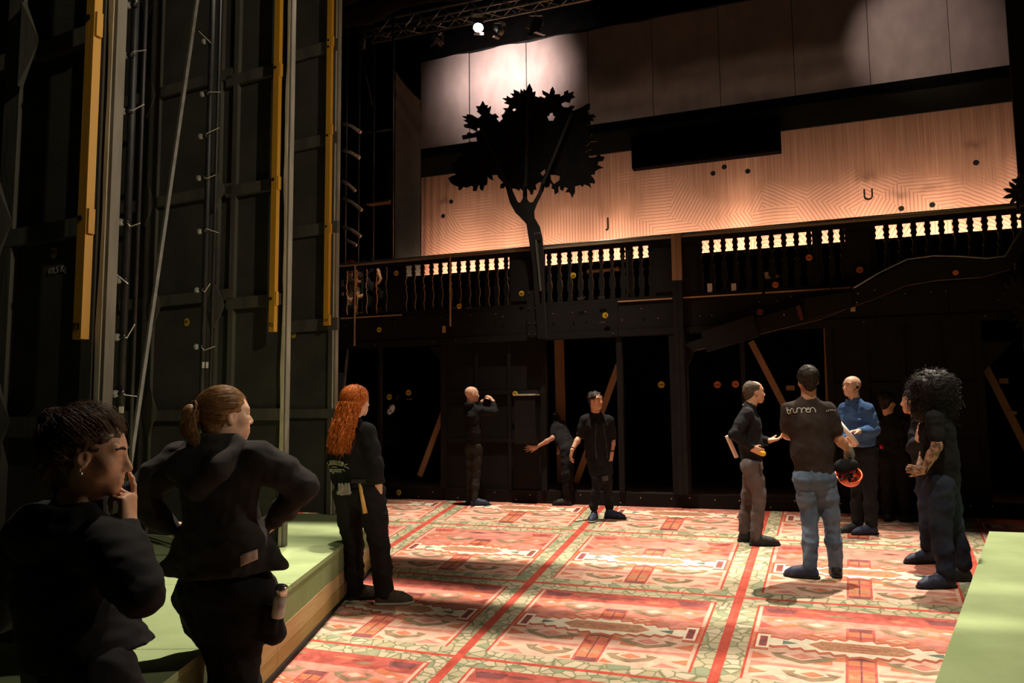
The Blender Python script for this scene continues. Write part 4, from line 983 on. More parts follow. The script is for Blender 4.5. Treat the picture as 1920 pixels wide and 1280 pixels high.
# ------------------------------------------------------------------ figure parts
def hdir(az, el=0.0):
    a = math.radians(az); e = math.radians(el); return Vector((math.sin(a)*math.cos(e), math.cos(a)*math.cos(e), math.sin(e)))
class Frame:
    def __init__(s, c, az, pitch=0.0, roll=0.0, k=1.0):
        s.c = Vector(c); s.k = k
        R = Matrix.Rotation(-math.radians(az), 3, 'Z') @ Matrix.Rotation(math.radians(pitch), 3, 'X') @ Matrix.Rotation(math.radians(roll), 3, 'Y')
        s.R = R
    def P(s, x, y, z): return s.c+s.R @ (Vector((x, y, z))*s.k)
    def np(s): return np.array(s.R)
def head_sdf(S, H, ears=True, gaunt=0.0, nose=1.0):
    k = H.k; R = H.np(); P = H.P
    def el(c, r, kk=.03, sub=False): S.ell(P(*c), [x*k for x in r], R, kk*k, sub)
    def co(a, b, ra, rb, kk=.02, sub=False): S.cone(P(*a), P(*b), ra*k, rb*k, kk*k, sub=sub)
    el((0, -.018, .030), (.074, .096, .086)); el((0, .028, .012), (.064, .066, .084)); el((0, .022, -.062), (.054-gaunt, .060, .050), .04)
    el((0, .072, -.098), (.021, .018, .017), .03); el((0, .074, -.062), (.028, .022, .026), .03)
    co((0, .090, .008), (0, .108*nose+.002, -.030), .008, .0115, .014)
    for sx in (-1, 1):
        el((sx*.011, .098, -.036), (.008, .010, .007), .008); el((sx*.046, .056, -.020), (.020, .022, .020), .03)
        if ears:
            el((sx*.074, -.006, -.008), (.009, .021, .032), .008); el((sx*.082, .002, -.006), (.006, .011, .018), .006, True)
    co((-.044, .074, .026), (.044, .074, .026), .010, .010, .02)
    for sx in (-1, 1):
        el((sx*.032, .100, .004), (.018, .018, .010), .012, True); el((sx*.032, .076, .003), (.0135, .0125, .0125), .004)
        S.chain([P(sx*.017, .081, .004), P(sx*.032, .0885, .0115), P(sx*.047, .079, .004)], [.0045*k]*3, .004*k); S.chain([P(sx*.019, .081, -.001), P(sx*.032, .0875, -.0065), P(sx*.046, .078, -.001)], [.0035*k]*3, .004*k)
    co((-.020, .0915, -.060), (.020, .0915, -.060), .0055, .0055, .008); co((-.017, .0915, -.0735), (.017, .0915, -.0735), .0065, .0065, .008)
    co((-.022, .100, -.0665), (.022, .100, -.0665), .0035, .0035, .004, True)
    return S
def face_bits(H, root, org, eye=True, brow=(0.03, 0.015, 0.01)):
    P = H.P
    if eye:
        for sx in (-1, 1):
            c = P(sx*.032, .0785, .003)-Vector(org); e = MB().sphere(c, .0118*H.k, 0, 10, 7).build('eye', mat('eye_white', (.55, .50, .45), rough=.25), root, True)
            c = P(sx*.032, .0868, .003)-Vector(org); MB().sphere(c, .0058*H.k, 0, 8, 6).build('iris', mat('dark_iris', (.03, .018, .01), rough=.2), e, True)
    for sx in (-1, 1):
        S = SDF(.004).chain([P(sx*.013, .0945, .026), P(sx*.032, .0915, .031), P(sx*.054, .0785, .026)], [.0048*H.k]*3, .004)
        sculpt('eyebrow', S, mat('brow_%.2f' % brow[0], brow, rough=.9), root, org)
def hand_sdf(S, wrist, d, n, side, k=1.0, curl=(18, 22, 18), spread=4.0, thumb=35.0, fan=None):
    """wrist point, finger direction d, palm normal n (out of the palm), side=+1/-1 where the thumb sits along d x n"""
    d = Vector(d).normalized(); n = Vector(n); n = (n-d*n.dot(d)).normalized(); t = d.cross(n).normalized()*side
    w = Vector(wrist); q = lambda a, b, c: w+(d*a+t*b+n*c)*k
    kn = [(.086, .029), (.092, .009), (.088, -.011), (.079, -.029)]; ln = [(.040, .024, .020), (.044, .028, .022), (.041, .026, .021), (.033, .020, .018)]
    for a, b in kn: S.cone(q(.005, b*.55, 0), q(a, b, 0), .017*k, .0105*k, .018*k)
    S.cone(q(.02, .014, .006), q(.055, .022, .008), .016*k, .012*k, .02*k)
    for i, ((a, b), L) in enumerate(zip(kn, ln)):
        p = q(a, b, 0); ang = 0; r = .0092-(.0009 if i == 3 else 0); fd = d; sp = math.radians(spread*(1.5-i))
        c = curl if not fan else fan[i]
        for j in range(3):
            ang += math.radians(c[j]); v = (d*math.cos(ang)+n*math.sin(ang)); v = (v+t*math.sin(sp)*math.cos(ang)).normalized()
            p2 = p+v*L[j]*k; S.cone(p, p2, (r-.0006*j)*k, (r-.0006*(j+1))*k, .006*k); p = p2
    th = math.radians(thumb); v = (d*math.cos(th)+t*math.sin(th)+n*.35).normalized()
    p = q(.022, .026, .006); p2 = p+v*.038*k; S.cone(p, p2, .0135*k, .0105*k, .014*k); v2 = (v+d*.45+n*.15).normalized(); p3 = p2+v2*.028*k; S.cone(p2, p3, .0102*k, .009*k, .006*k); v3 = (v2+d*.3+n*.2).normalized(); S.cone(p3, p3+v3*.022*k, .009*k, .0075*k, .005*k)
    return S
def arm_skin(vox, sh, el, wr, k=1.0, fat=1.0):
    S = SDF(vox); m = el+(wr-el)*.35
    S.chain([sh, sh+(el-sh)*.45, el], [.050*k*fat, .047*k*fat, .038*k*fat], .03); S.chain([el, m, wr], [.039*k*fat, .041*k*fat, .0265*k], .02)
    return S
def shoe(root, org, ankle, az, L=.27, col=None, sole=None, vox=.010, z0=0.0, wid=1.0, laces=None, tipup=0.0):
    """ankle point above the heel; toe points along az"""
    f = hdir(az); s = Vector((f.y, -f.x, 0)); a = Vector((ankle[0], ankle[1], z0)); heel = a-f*(L*.22)
    def q(u, v, z): return heel+f*(u*L)+s*(v*L)+Vector((0, 0, z+tipup*u*L))
    S = SDF(vox)
    S.chain([q(.13, 0, .042), q(.45, .01, .045), q(.72, .015, .036), q(.90, .01, .030)], [.040*wid, .046*wid, .047*wid, .034*wid], .03)
    S.cone(q(.16, 0, .05), q(.20, 0, .105), .040*wid, .042, .03); S.cone(q(.30, 0, .085), q(.62, .01, .052), .030, .034, .04)
    S.cut(q(0, 0, .018), (-f.x*0, 0, -1))
    o = sculpt('shoe', S, col, root, org)
    B = SDF(vox*.8).chain([q(.10, 0, .022), q(.45, .01, .022), q(.73, .015, .022), q(.93, .01, .024)], [.046*wid, .049*wid, .052*wid, .036*wid], .02)
    B.cut(q(0, 0, .027), (0, 0, 1)); B.cut(q(0, 0, .003), (0, 0, -1)); sculpt('sole', B, sole or col, o, org)
    if laces:
        m = MB()
        for u in (.36, .44, .52, .60):
            zc = .118-.105*(u-.30); m.tube([q(u, -.10, zc-.018)-Vector(org), q(u+.02, 0.005, zc+.006)-Vector(org), q(u, .11, zc-.018)-Vector(org)], .005, 5)
        m.build('lace', laces, o, True)
    return o
SKIN = mat('skin_warm', (0.52, 0.27, 0.165), (0.60, 0.33, 0.21), 14, 0.5, 0.06, 200, spec=0.35, sss=0.08)
SKIN_P = mat('skin_pale', (0.62, 0.36, 0.24), (0.68, 0.42, 0.29), 14, 0.5, 0.06, 200, spec=0.35, sss=0.08)
SKIN_T = mat('skin_tattooed', (0.10, 0.055, 0.04), (0.46, 0.24, 0.15), 26, 0.55, 0.06, 200, contrast=(.40, .60), detail=6)
CL_BLACK = mat('black_cotton', (0.0085, 0.0085, 0.0095), (0.014, 0.0135, 0.0145), 9, 0.9, 0.18, 420, spec=0.15)
CL_HOOD = mat('charcoal_fleece', (0.026, 0.024, 0.0225), (0.040, 0.037, 0.034), 12, 0.95, 0.22, 480, spec=0.1)
CL_TEE = mat('faded_black_cotton', (0.034, 0.025, 0.022), (0.045, 0.034, 0.030), 8, 0.95, 0.3, 320, spec=0.1)
CL_GREY = mat('grey_work_cotton', (0.075, 0.064, 0.062), (0.11, 0.095, 0.09), 7, 0.95, 0.4, 240, spec=0.1)
CL_JEANS = mat('washed_denim', (0.055, 0.090, 0.15), (0.17, 0.235, 0.32), 5, 0.95, 0.5, 360, spec=0.1, contrast=(.3, .72))
CL_NAVY = mat('dark_denim', (0.014, 0.018, 0.030), (0.032, 0.040, 0.062), 5, 0.95, 0.5, 360, spec=0.1)
CL_BLUE = mat('blue_work_shirt', (0.040, 0.085, 0.20), (0.065, 0.13, 0.28), 6, 0.9, 0.4, 260, spec=0.12)
SH_BLACK = mat('black_shoe', (0.012, 0.012, 0.012), (0.02, 0.019, 0.018), 20, 0.6, 0.2, 150)
SH_NAVY = mat('navy_trainer', (0.015, 0.02, 0.045), (0.03, 0.04, 0.08), 20, 0.6, 0.2, 150)
SH_SUEDE = mat('brown_suede', (0.060, 0.050, 0.038), (0.09, 0.075, 0.058), 20, 0.9, 0.3, 200)
SOLE = mat('dark_rubber', (0.010, 0.010, 0.010), rough=.8); SOLE_W = mat('pale_rubber', (0.42, 0.40, 0.36), rough=.7)
LACE = mat('pale_lace', (0.5, 0.5, 0.5), rough=.8)

def figure(label, Y, J, baz, haz, hp=0, hr=0, hs=1.0, k=1.0, near=1, skin=None, top=None, pants=None, topfold=(.006, 40, 1), pantfold=(.008, 36, 2), sleeve='long', arms=('L', 'R'), feet=None,
           chest=1.0, waist=1.0, hip=1.0, leg=1.0, slv=1.0, hem=None, hands={}, shoes=None, root_at=None, headfn=None, pcut=None, armskin=None, gaunt=0.0, body_legs=True, nose=1.0, topfn=None, pantfn=None, headsfn=None):
    """joints J: name -> (px, py, dY) in the photo frame at depth Y+dY; L / R are image sides"""
    D = {n: (at(p[0], p[1], Y+(p[2] if len(p) > 2 else 0)) if not isinstance(p, Vector) else p) for n, p in J.items()}
    vb, vh, vd = ((.011, .0045, .0038), (.013, .0062, .0048), (.016, .0075, .0055))[near]
    org = root_at or ((D['aL']+D['aR'])/2 if 'aL' in D else (D['hL']+D['hR'])/2); org = Vector((org.x, org.y, 0 if root_at is None else root_at.z))
    root = empty('person', org, label, 'person'); skin = skin or SKIN
    wd = Vector((math.cos(math.radians(baz)), -math.sin(math.radians(baz)), 0)); fw = hdir(baz)
    H = Frame(D['head'], haz, hp, hr, hs)
    C0 = (D['sL']+D['sR'])/2; C3 = (D['hL']+D['hR'])/2; up = (C0-C3).normalized(); nb = D.get('neck', C0+up*.03)
    Ls = (C0-C3).length; C1 = C0-up*(.10*k); C2 = C3+up*(Ls*.38)
    # skin: head and neck, arms with hands, hidden core: one object
    hd = SDF(vh); head_sdf(hd, H, gaunt=gaunt, nose=nose); hd.chain([H.P(0, -.02, -.055), nb-up*.03], [.055*hs, .066*hs], .03)
    core = SDF(.02); core.cone(C1, C2, .085*k*chest, .08*k*waist, .05, w=wd, e=1.4); core.cone(C2, C3, .08*k*waist, .09*k*hip, .05, w=wd, e=1.3); core.cone(D['sL'], D['sR'], .045*k, .045*k, .05); core.cone(nb, C1, .05*k, .06*k, .05)
    parts = [hd, core]
    if body_legs:
        for q in 'LR':
            if 'k'+q in D: core.chain([D['h'+q], D['k'+q], D['a'+q]], [.065*k, .05*k, .035*k], .04)
    for q in arms:
        A = arm_skin(vd, D['s'+q], D['e'+q], D['w'+q], k*.98)
        h = hands.get(q)
        if h: hand_sdf(A, D['w'+q], **h)
        parts.append(A)
    body = sculpt('body', parts, armskin or skin, root, org)
    # top
    T = SDF(vb); rd = .112*k*chest
    T.cone(C1, C2, rd, .102*k*waist, .06, w=wd, e=1.48); T.cone(C2, C3, .102*k*waist, .112*k*hip, .06, w=wd, e=1.42)
    T.cone(D['sL']-up*.01, D['sR']-up*.01, .058*k, .058*k, .07); T.cone(nb, C1, .062*k, .09*k, .06)
    for q in 'LR': T.cone(nb-up*.005, D['s'+q]+up*.012, .050*k, .050*k, .05)
    for q in arms:
        s, e, w_ = D['s'+q], D['e'+q], D['w'+q]
        if sleeve == 'long': T.chain([s, s+(e-s)*.5, e, e+(w_-e)*.55, e+(w_-e)*.93], [.064*k*slv, .060*k*slv, .052*k*slv, .045*k*slv, .037*k*slv], .035)
        elif sleeve == 'short': T.chain([s, s+(e-s)*.66], [.064*k*slv, .062*k*slv], .035)
        elif sleeve == 'elbow': T.chain([s, s+(e-s)*.5, s+(e-s)*.92], [.064*k*slv, .060*k*slv, .054*k*slv], .035)
        if sleeve in ('short', 'elbow'):
            f_ = .70 if sleeve == 'short' else .95
            T.cone(s+(e-s)*(f_+.10), s+(e-s)*(f_+.35), .07*k, .07*k, .0, sub=True) if False else None
    if hem is not None: T.cut(C3-up*hem, -up)
    if topfn: topfn(T, D, C0, C1, C2, C3, up, wd, fw)
    to = sculpt('top', T, top, root, org, topfold)
    po = None
    if pants is not None:
        Pn = SDF(vb); Pn.cone(C3+up*.08, C3, .104*k*hip, .118*k*hip, .05, w=wd, e=1.36)
        for q in 'LR':
            h_, kn, an = D['h'+q], D['k'+q], D['a'+q]
            Pn.chain([h_-up*.02, h_+(kn-h_)*.55, kn, kn+(an-kn)*.55, an+(an-kn).normalized()*.02], [.098*k*leg*hip, .084*k*leg, .070*k*leg, .066*k*leg, .062*k*leg], .035)
        if pantfn: pantfn(Pn, D, C0, C1, C2, C3, up, wd, fw)
        if pcut is not None: Pn.cut((0, 0, pcut), (0, 0, -1))
        po = sculpt('trousers', Pn, pants, root, org, pantfold)
    if shoes:
        for q in 'LR':
            if q in shoes: shoe(root, org, D['a'+q], vox=.009 if near < 2 else .012, **shoes[q])
    return dict(root=root, org=org, D=D, H=H, C0=C0, C1=C1, C2=C2, C3=C3, up=up, wd=wd, fw=fw, top=to, pants=po, trousers=po, body=body, nb=nb, vh=vh)
def hair_cap(F, col, grow=.012, line=.045, low=-.05, noise=(.004, 60, 3), extra=None, vox=None, front=.06):
    """close-cropped hair: skull shell, open at the face"""
    H = F['H']; k = H.k; S = SDF(vox or F['vh']); R = H.np()
    S.ell(H.P(0, -.018, .032), [(.074+grow)*k, (.096+grow)*k, (.086+grow)*k], R, .02)
    S.cone(H.P(0, -.055, -.01), H.P(0, -.055, low), .058*k, .052*k, .03*k)
    S.ell(H.P(0, .105, -.055), [.10*k, .085*k, (.055+line)*k], R, .01, True)
    for sx in (-1, 1): S.ell(H.P(sx*.08, .012, -.045), [.03*k, .034*k, .055*k], R, .01, True)
    if extra: extra(S, H)
    return sculpt('hair', S, col, F['root'], F['org'], noise)
def on_surface(F, part, txt, size, px, py, m, name, sx=1.0, rot=0.0, flip=1):
    """lettering laid on a garment, following its folds"""
    ob = F[part]; bvh = BVHTree.FromPolygons([v.co for v in ob.data.vertices], [tuple(p.vertices) for p in ob.data.polygons])
    me = text_mesh(txt, size, 0.0); o = F['org']; c = at(px, py, F['D']['head'].y)
    out = []
    for v in me.vertices:
        x, z = v.co.x*sx, v.co.y; x, z = x*math.cos(rot)-z*math.sin(rot), x*math.sin(rot)+z*math.cos(rot)
        st = c+Vector((x, -1.0, z))-o; hit = bvh.ray_cast(st, Vector((0, 1, 0)))[0]
        v.co = (hit+Vector((0, -.004, 0))) if hit else Vector((st.x, c.y-o.y, st.z))
    return link(name, me, m, ob)

def patch(F, part, quad, m, name, off=.006, n=9, Y=None):
    """sewn-on cloth patch: quad in photo pixels laid on a garment"""
    ob = F[part]; bvh = BVHTree.FromPolygons([v.co for v in ob.data.vertices], [tuple(p.vertices) for p in ob.data.polygons]); o = F['org']
    vs = []; fs = []; last = None
    for j in range(n+1):
        for i in range(n+1):
            u, v = i/n, j/n
            px = (quad[0][0]*(1-u)+quad[1][0]*u)*(1-v)+(quad[3][0]*(1-u)+quad[2][0]*u)*v
            py = (quad[0][1]*(1-u)+quad[1][1]*u)*(1-v)+(quad[3][1]*(1-u)+quad[2][1]*u)*v
            d = ray(px, py).normalized(); h, nn, _, _ = bvh.ray_cast(CAM-o, d)
            if h is None: h = (last or (at(px, py, F['D']['head'].y)-o)); h = CAM-o+d*((h-(CAM-o)).dot(d))
            last = h; e = off if 0 < i < n and 0 < j < n else off*.2
            vs.append(h-d*e)
    k = n+1
    for j in range(n):
        for i in range(n): a = j*k+i; fs.append((a, a+1, a+k+1, a+k))
    me = bpy.data.meshes.new(name); me.from_pydata(vs, [], fs); me.update(); return link(name, me, m, ob, True)

def strokes(F, part, lines, width, m, name, off=.0035):
    """printed line-work: photo-pixel polylines laid on a garment as thin ribbons, one mesh"""
    ob = F[part]; bvh = BVHTree.FromPolygons([v.co for v in ob.data.vertices], [tuple(p.vertices) for p in ob.data.polygons]); o = F['org']; M_ = MB()
    for ln in lines:
        pts = []
        for (x0, y0), (x1, y1) in zip(ln, ln[1:]):
            n = max(1, int(math.hypot(x1-x0, y1-y0)/1.2))
            pts += [(x0+(x1-x0)*i/n, y0+(y1-y0)*i/n) for i in range(n)]
        pts.append(ln[-1]); P3 = []
        for px, py in pts:
            d = ray(px, py).normalized(); h = bvh.ray_cast(CAM-o, d)[0]
            if h is not None: P3.append(h-d*off)
        if len(P3) > 1: M_.tube(P3, width/2, 5)
    return M_.build(name, m, ob)
# ================================================================== people
def rngs(seed): return np.random.RandomState(seed)
def npv(p): return np.array((p[0], p[1], p[2]))
def scalp_dirs(n, seed, ok):
    r = rngs(seed); out = []
    while len(out) < n:
        d = r.normal(size=3); d /= np.linalg.norm(d)
        if ok(d): out.append(d)
    return np.array(out)
def slerp(a, b, t):
    a = a/np.linalg.norm(a); b = b/np.linalg.norm(b); o = math.acos(max(-1, min(1, float(a@b))))
    if o < 1e-3: return np.repeat(a[None], len(t), 0)
    return (np.sin((1-t)*o)[:, None]*a+np.sin(t*o)[:, None]*b)/math.sin(o)
def scalp_pt(d, off): return np.array((0, -.018, .030))+d*(np.array((.074, .096, .086))+off)
def worldize(H, P):
    R = np.array(H.R); return P @ R.T*H.k+npv(H.c)
def hairmat(name, c1, c2, rough=.55): return mat(name, c1, c2, 60, rough, 0.0, spec=.22, stretch=(1, 1, 1), contrast=(.35, .65))

# ---------------------------------------------------------------- hand-on-chin woman, nearest
def tf1(T, D, C0, C1, C2, C3, up, wd, fw):
    T.cone(C1-fw*.01-up*.05, C3+fw*.03, .125, .15, .06, w=wd, e=1.35)
    T.cone(C2+fw*.07+wd*.05-up*.04, C3+fw*.10+wd*.06, .09, .10, .06)
    T.cone(C3+up*.045, C3+up*.02, .145, .135, .02, w=wd, e=1.3)
F = figure('woman in black hooded sweatshirt with messy brown bun, holding her chin, nearest at lower left', 2.28,
    dict(head=(171, 853, 0), neck=(146, 945, .03), sL=(42, 1030, .17), sR=(196, 1028, -.10), eR=(264, 1112, -.14), wR=(237, 985, .02), eL=(-12, 1150, .22), wL=(110, 1125, .42), hL=(105, 1245, .10), hR=(185, 1248, -.05),
         kL=Vector((-1.17, 2.45, .42)), kR=Vector((-1.06, 2.30, .40)), aL=Vector((-1.14, 2.35, .09)), aR=Vector((-1.03, 2.22, .09))),
    baz=42, haz=76, hp=-6, hs=.97, k=.98, near=0, skin=SKIN, top=CL_BLACK, pants=CL_BLACK, topfold=(0.0060, 43, 4), pantfold=(0.0060, 40, 3), slv=1.18, chest=1.05, hem=-.015, topfn=tf1,
    hands=dict(R=dict(d=(-.02, .10, 1.0), n=(-1.0, .15, .05), side=-1, k=.92, fan=[(8, 14, 12), (62, 70, 40), (70, 75, 45), (72, 75, 45)], thumb=52)),
    shoes=dict(L=dict(az=40, col=SH_BLACK, sole=SOLE), R=dict(az=60, col=SH_BLACK, sole=SOLE)))
W1 = F; H = F['H']; HB = hairmat('brown_hair', (0.040, 0.020, 0.010), (0.12, 0.060, 0.027))
def hx1(S, H):
    R = H.np(); S.ell(H.P(0, -.085, -.012), [.078, .072, .085], R, .04); S.ell(H.P(0, -.112, .088), [.04, .034, .034], R, .02); S.ell(H.P(0, -.012, .055), [.074, .078, .056], R, .03)
hair_cap(F, HB, .009, .045, -.06, (.006, 70, 3), hx1)
r = rngs(3); t = np.linspace(0, 1, 18); PP = []
tie = np.array((0, -.75, .62)); tie /= np.linalg.norm(tie)
for d in scalp_dirs(2300, 5, lambda d: not (d[1] > .45 and d[2] < .36) and d[2] > -.55 and not (abs(d[0]) > .5 and d[1] > -.05 and d[2] < .08)):
    off = .016+.016*np.sin(t*math.pi)+r.normal()*.006; q = slerp(d, tie, t); p = np.array((0, -.018, .030))+q*(np.array((.074, .096, .086))+off[:, None])
    p += r.normal(size=3)*.004*np.sin(t*math.pi)[:, None]+.004*np.sin(t*9+r.rand()*6)[:, None]*r.normal(size=3); PP.append(p)
for i in range(300):   # bun curls
    c = np.array((0, -.114, .090)); a = t*7+r.rand()*6; ax = r.normal(size=3); ax /= np.linalg.norm(ax); u = np.cross(ax, (.3, .5, .8)); u /= np.linalg.norm(u); v = np.cross(ax, u); rad = r.uniform(.025, .044)
    PP.append(c+(np.cos(a)[:, None]*u+np.sin(a)[:, None]*v)*rad+ax*(t[:, None]-.5)*.03)
for i in range(260):   # loose nape and temple locks
    d = np.array((r.choice((-1, 1))*r.uniform(.2, 1), r.uniform(-1, -.25), r.uniform(-.5, .3))); d /= np.linalg.norm(d); p0 = scalp_pt(d, .014)
    L = r.uniform(.04, .10); p = p0+np.outer(t, d*r.uniform(.0, .035)+np.array((0, r.uniform(-.03, .02), -L)))+.006*np.sin(t*8+r.rand()*6)[:, None]*r.normal(size=3); PP.append(p)
strands('hair_strands', worldize(H, np.array(PP)), .00075*np.linspace(1, .5, 18), HB, F['root'], F['org'])
c = H.P(.079, .000, -.050)-F['org']; MB().sphere(c, .0065, 0, 10, 6).build('earring', steel, F['root'], True)
c = H.P(.081, -.004, -.040)-F['org']; MB().sphere(c, .0045, 0, 10, 6).build('earring', steel, F['root'], True)
face_bits(H, F['root'], F['org'], eye=False, brow=(.03, .015, .008))
def hood(F, m, R=.105, r=.034, drop=.0, low=.02, rows=2, tip=None, zf=0.02):
    nb, fw, wd, up = F['nb'], F['fw'], F['wd'], F['up']; S = SDF(.010)
    for q in range(rows):
        pts = []; rr = R+.018*q
        for a in np.linspace(-150, 150, 15):
            ca, sa = math.cos(math.radians(a)), math.sin(math.radians(a))
            pts.append(nb-fw*(rr*.85*ca)+wd*(rr*sa)+Vector((0, 0, zf-low*q-.045*q-(drop*q if abs(a) < 60 else 0)-(.03 if ca < 0 else 0))))
        S.chain(pts, [r*(1.0 if q == 0 else 1.15)]*15, .02)
    if tip: tip(S, nb, fw, wd, up)
    return sculpt('hood', S, m, F['root'], F['org'], (.004, 30, 6))
hood(F, CL_BLACK, R=.140, r=.022, zf=-.02, low=.0, tip=lambda S, nb, fw, wd, up: S.ell(nb-fw*.10-up*.085, [.12, .06, .085], None, .05))

# ---------------------------------------------------------------- ponytailed woman with hands on hips
def tf2(T, D, C0, C1, C2, C3, up, wd, fw):
    T.cone(C2-up*.05, C3-up*.03, .115, .150, .06, w=wd, e=1.55)
    hL = at(318, 1062, 3.3); hR = at(522, 1060, 3.25); T.cone(C2-wd*.06, hL, .09, .045, .06); T.cone(C2+wd*.06+fw*.02, hR, .09, .045, .06)
def pf2(S, D, C0, C1, C2, C3, up, wd, fw):
    S.cone(at(505, 1130, 3.22), at(512, 1185, 3.22), .045, .05, .04); S.cone(at(362, 1120, 3.3), at(372, 1170, 3.3), .05, .05, .04)
    S.cone(C3-up*.02, C3-up*.12, .125, .115, .05, w=wd, e=1.38)
F = figure('woman with light brown ponytail in charcoal hooded jacket, hands on hips, seen from behind', 3.28,
    dict(head=(424, 779, 0), neck=(409, 832, .0), sL=(335, 862, .06), sR=(486, 860, -.05), eL=(250, 930, -.02), wL=(322, 990, .06), eR=(570, 912, .0), wR=(508, 980, .10), hL=(378, 1100, .02), hR=(466, 1100, -.02),
         kL=(420, 1225, .06), kR=(452, 1225, -.05), aL=(421, 1362, .08), aR=(456, 1362, -.06)),
    baz=22, haz=48, hp=2, hs=.98, k=1.0, near=0, skin=SKIN_P, top=CL_HOOD, pants=CL_BLACK, topfold=(0.0065, 37, 9), pantfold=(0.0090, 31, 5), slv=1.18, chest=1.14, waist=1.12, hip=1.12, leg=1.05, hem=-.052, topfn=tf2, pantfn=pf2,
    hands=dict(R=dict(d=(-.6, .5, -.5), n=(-.5, -.6, .1), side=1, k=.9), L=dict(d=(.6, .5, -.5), n=(.5, -.6, .1), side=-1, k=.9)),
    shoes=dict(L=dict(az=10, col=SH_BLACK, sole=SOLE), R=dict(az=40, col=SH_BLACK, sole=SOLE)))
W2 = F; H = F['H']; HL = hairmat('light_brown_hair', (0.15, 0.070, 0.024), (0.30, 0.155, 0.058))
def hx2(S, H):
    S.chain([H.P(0, -.112, .03), H.P(0, -.150, .02), H.P(0, -.160, -.03), H.P(.0, -.135, -.085)], [.020, .030, .028, .010], .02)
hair_cap(F, HL, .009, .043, -.045, (.002, 60, 3), hx2)
r = rngs(8); PP = []; t = np.linspace(0, 1, 16); tie = np.array((0, -1, .02))
for d in scalp_dirs(2400, 9, lambda d: not (d[1] > .5 and d[2] < .38) and not (d[1] > -.1 and d[2] < .0) and d[2] > -.75):
    off = .0135+.003*np.sin(t*math.pi)*r.rand()+r.normal()*.0012; q = slerp(d, tie, t); PP.append(np.array((0, -.018, .030))+q*(np.array((.074, .096, .086))+np.reshape(off, (-1, 1))))
for i in range(600):
    a = r.rand()*6.28; rd = .044*math.sqrt(r.rand()); x, y = math.cos(a)*rd, math.sin(a)*rd
    key = np.array([(x*.4, -.108, .030+y*.4), (x*.9, -.140, .032+y), (x*1.2, -.162+y*.5, .0+y*.3), (x*1.1, -.160+y*.8, -.05), (x*.8+.01, -.135+y*.5, -.10+r.normal()*.015)])
    PP.append(np.stack([np.interp(t, np.linspace(0, 1, 5), key[:, j]) for j in range(3)], 1)+.002*np.sin(t*7+r.rand()*6)[:, None]*r.normal(size=3))
strands('hair_strands', worldize(H, np.array(PP)), .0008*np.linspace(1, .6, 16), HL, F['root'], F['org'])
MB().tube([H.P(.03*math.cos(a), -.116, .03+.03*math.sin(a))-F['org'] for a in np.linspace(0, 6.2832, 14)], .005, 6).build('hair_tie', CL_BLACK, F['root'], True)
MB().tube([H.P(.058*math.sin(a), -.03-.058*math.cos(a), -.118)-F['org'] for a in np.linspace(-1.6, 1.6, 14)], .004, 6).build('necklace', steel, F['root'], True)
def tip2(S, nb, fw, wd, up):
    b = nb-fw*.115
    S.chain([nb+wd*.14-fw*.02-up*.015, b+wd*.10-up*.09, b-up*.165, b-wd*.10-up*.09, nb-wd*.14-fw*.02-up*.015], [.035, .045, .052, .045, .035], .05)
    S.ell(b-up*.08, [.12, .035, .075], None, .05)
hood(F, CL_HOOD, R=.095, r=.024, rows=1, tip=tip2, zf=.02)
# pale shirt tail, belt and bottle
patch(F, 'top', [(450, 1040), (483, 1029), (484, 1048), (451, 1062)], mat('pale_pink_cotton', (.46, .33, .28), rough=.9), 'shirt_tail', .012)
patch(F, 'trousers', [(492, 1128), (528, 1136), (519, 1190), (488, 1186)], CL_BLACK, 'cargo_pocket', .022)
bp = at(523, 1136, 3.15); bo = empty('water_bottle', bp, 'clear bottle with silver cap in the trouser pocket of the ponytailed woman', 'bottle')
bo.rotation_euler = (0.1, 0.16, 0)
MB().tube([(0, 0, -.045), (0, 0, -.04), (0, 0, .035), (0, 0, .05)], [.022, .025, .025, .020], 16).build('flask', mat('pale_clear_plastic', (.55, .55, .45), (.25, .22, .3), 30, .15, spec=.6), bo, True)
MB().tube([(0, 0, .045), (0, 0, .08), (0, 0, .084)], [.0245, .0245, .020], 16).build('cap', steel, bo, True)

# ---------------------------------------------------------------- red haired woman
def tf3(T, D, C0, C1, C2, C3, up, wd, fw): T.cone(C2, C3+up*.0, .12, .128, .05, w=wd, e=1.45)
F = figure('woman with long wavy red hair in black jacket leaning by the green platform', 5.95,
    dict(head=(668, 752, 0), neck=(657, 788, 0), sL=(632, 812, .10), sR=(688, 810, -.08), eL=(628, 866, .12), wL=(640, 922, .25), eR=(705, 872, -.14), wR=(711, 931, -.10), hL=(652, 920, .06), hR=(695, 920, -.06),
         kL=(663, 1022, .10), kR=(711, 1020, -.08), aL=(666, 1102, .12), aR=(720, 1106, -.06)),
    baz=48, haz=46, hp=0, hs=.97, k=.96, near=1, skin=SKIN_P, top=CL_BLACK, pants=CL_BLACK, topfold=(0.0050, 49, 12), pantfold=(0.0100, 34, 13), slv=1.12, chest=1.08, hip=1.05, leg=1.18, hem=-.03, topfn=tf3,
    hands=dict(R=dict(d=(.12, .05, -1), n=(-.75, .6, 0), side=1, k=.95, curl=(12, 16, 14))),
    shoes=dict(L=dict(az=75, col=SH_SUEDE, sole=SOLE), R=dict(az=82, col=SH_SUEDE, sole=SOLE_W)))
W3 = F; H = F['H']; HR = hairmat('red_hair', (0.30, 0.055, 0.009), (0.66, 0.19, 0.030), .42)
back = -hdir(55); rt = Vector((math.cos(math.radians(55)), -math.sin(math.radians(55)), 0))
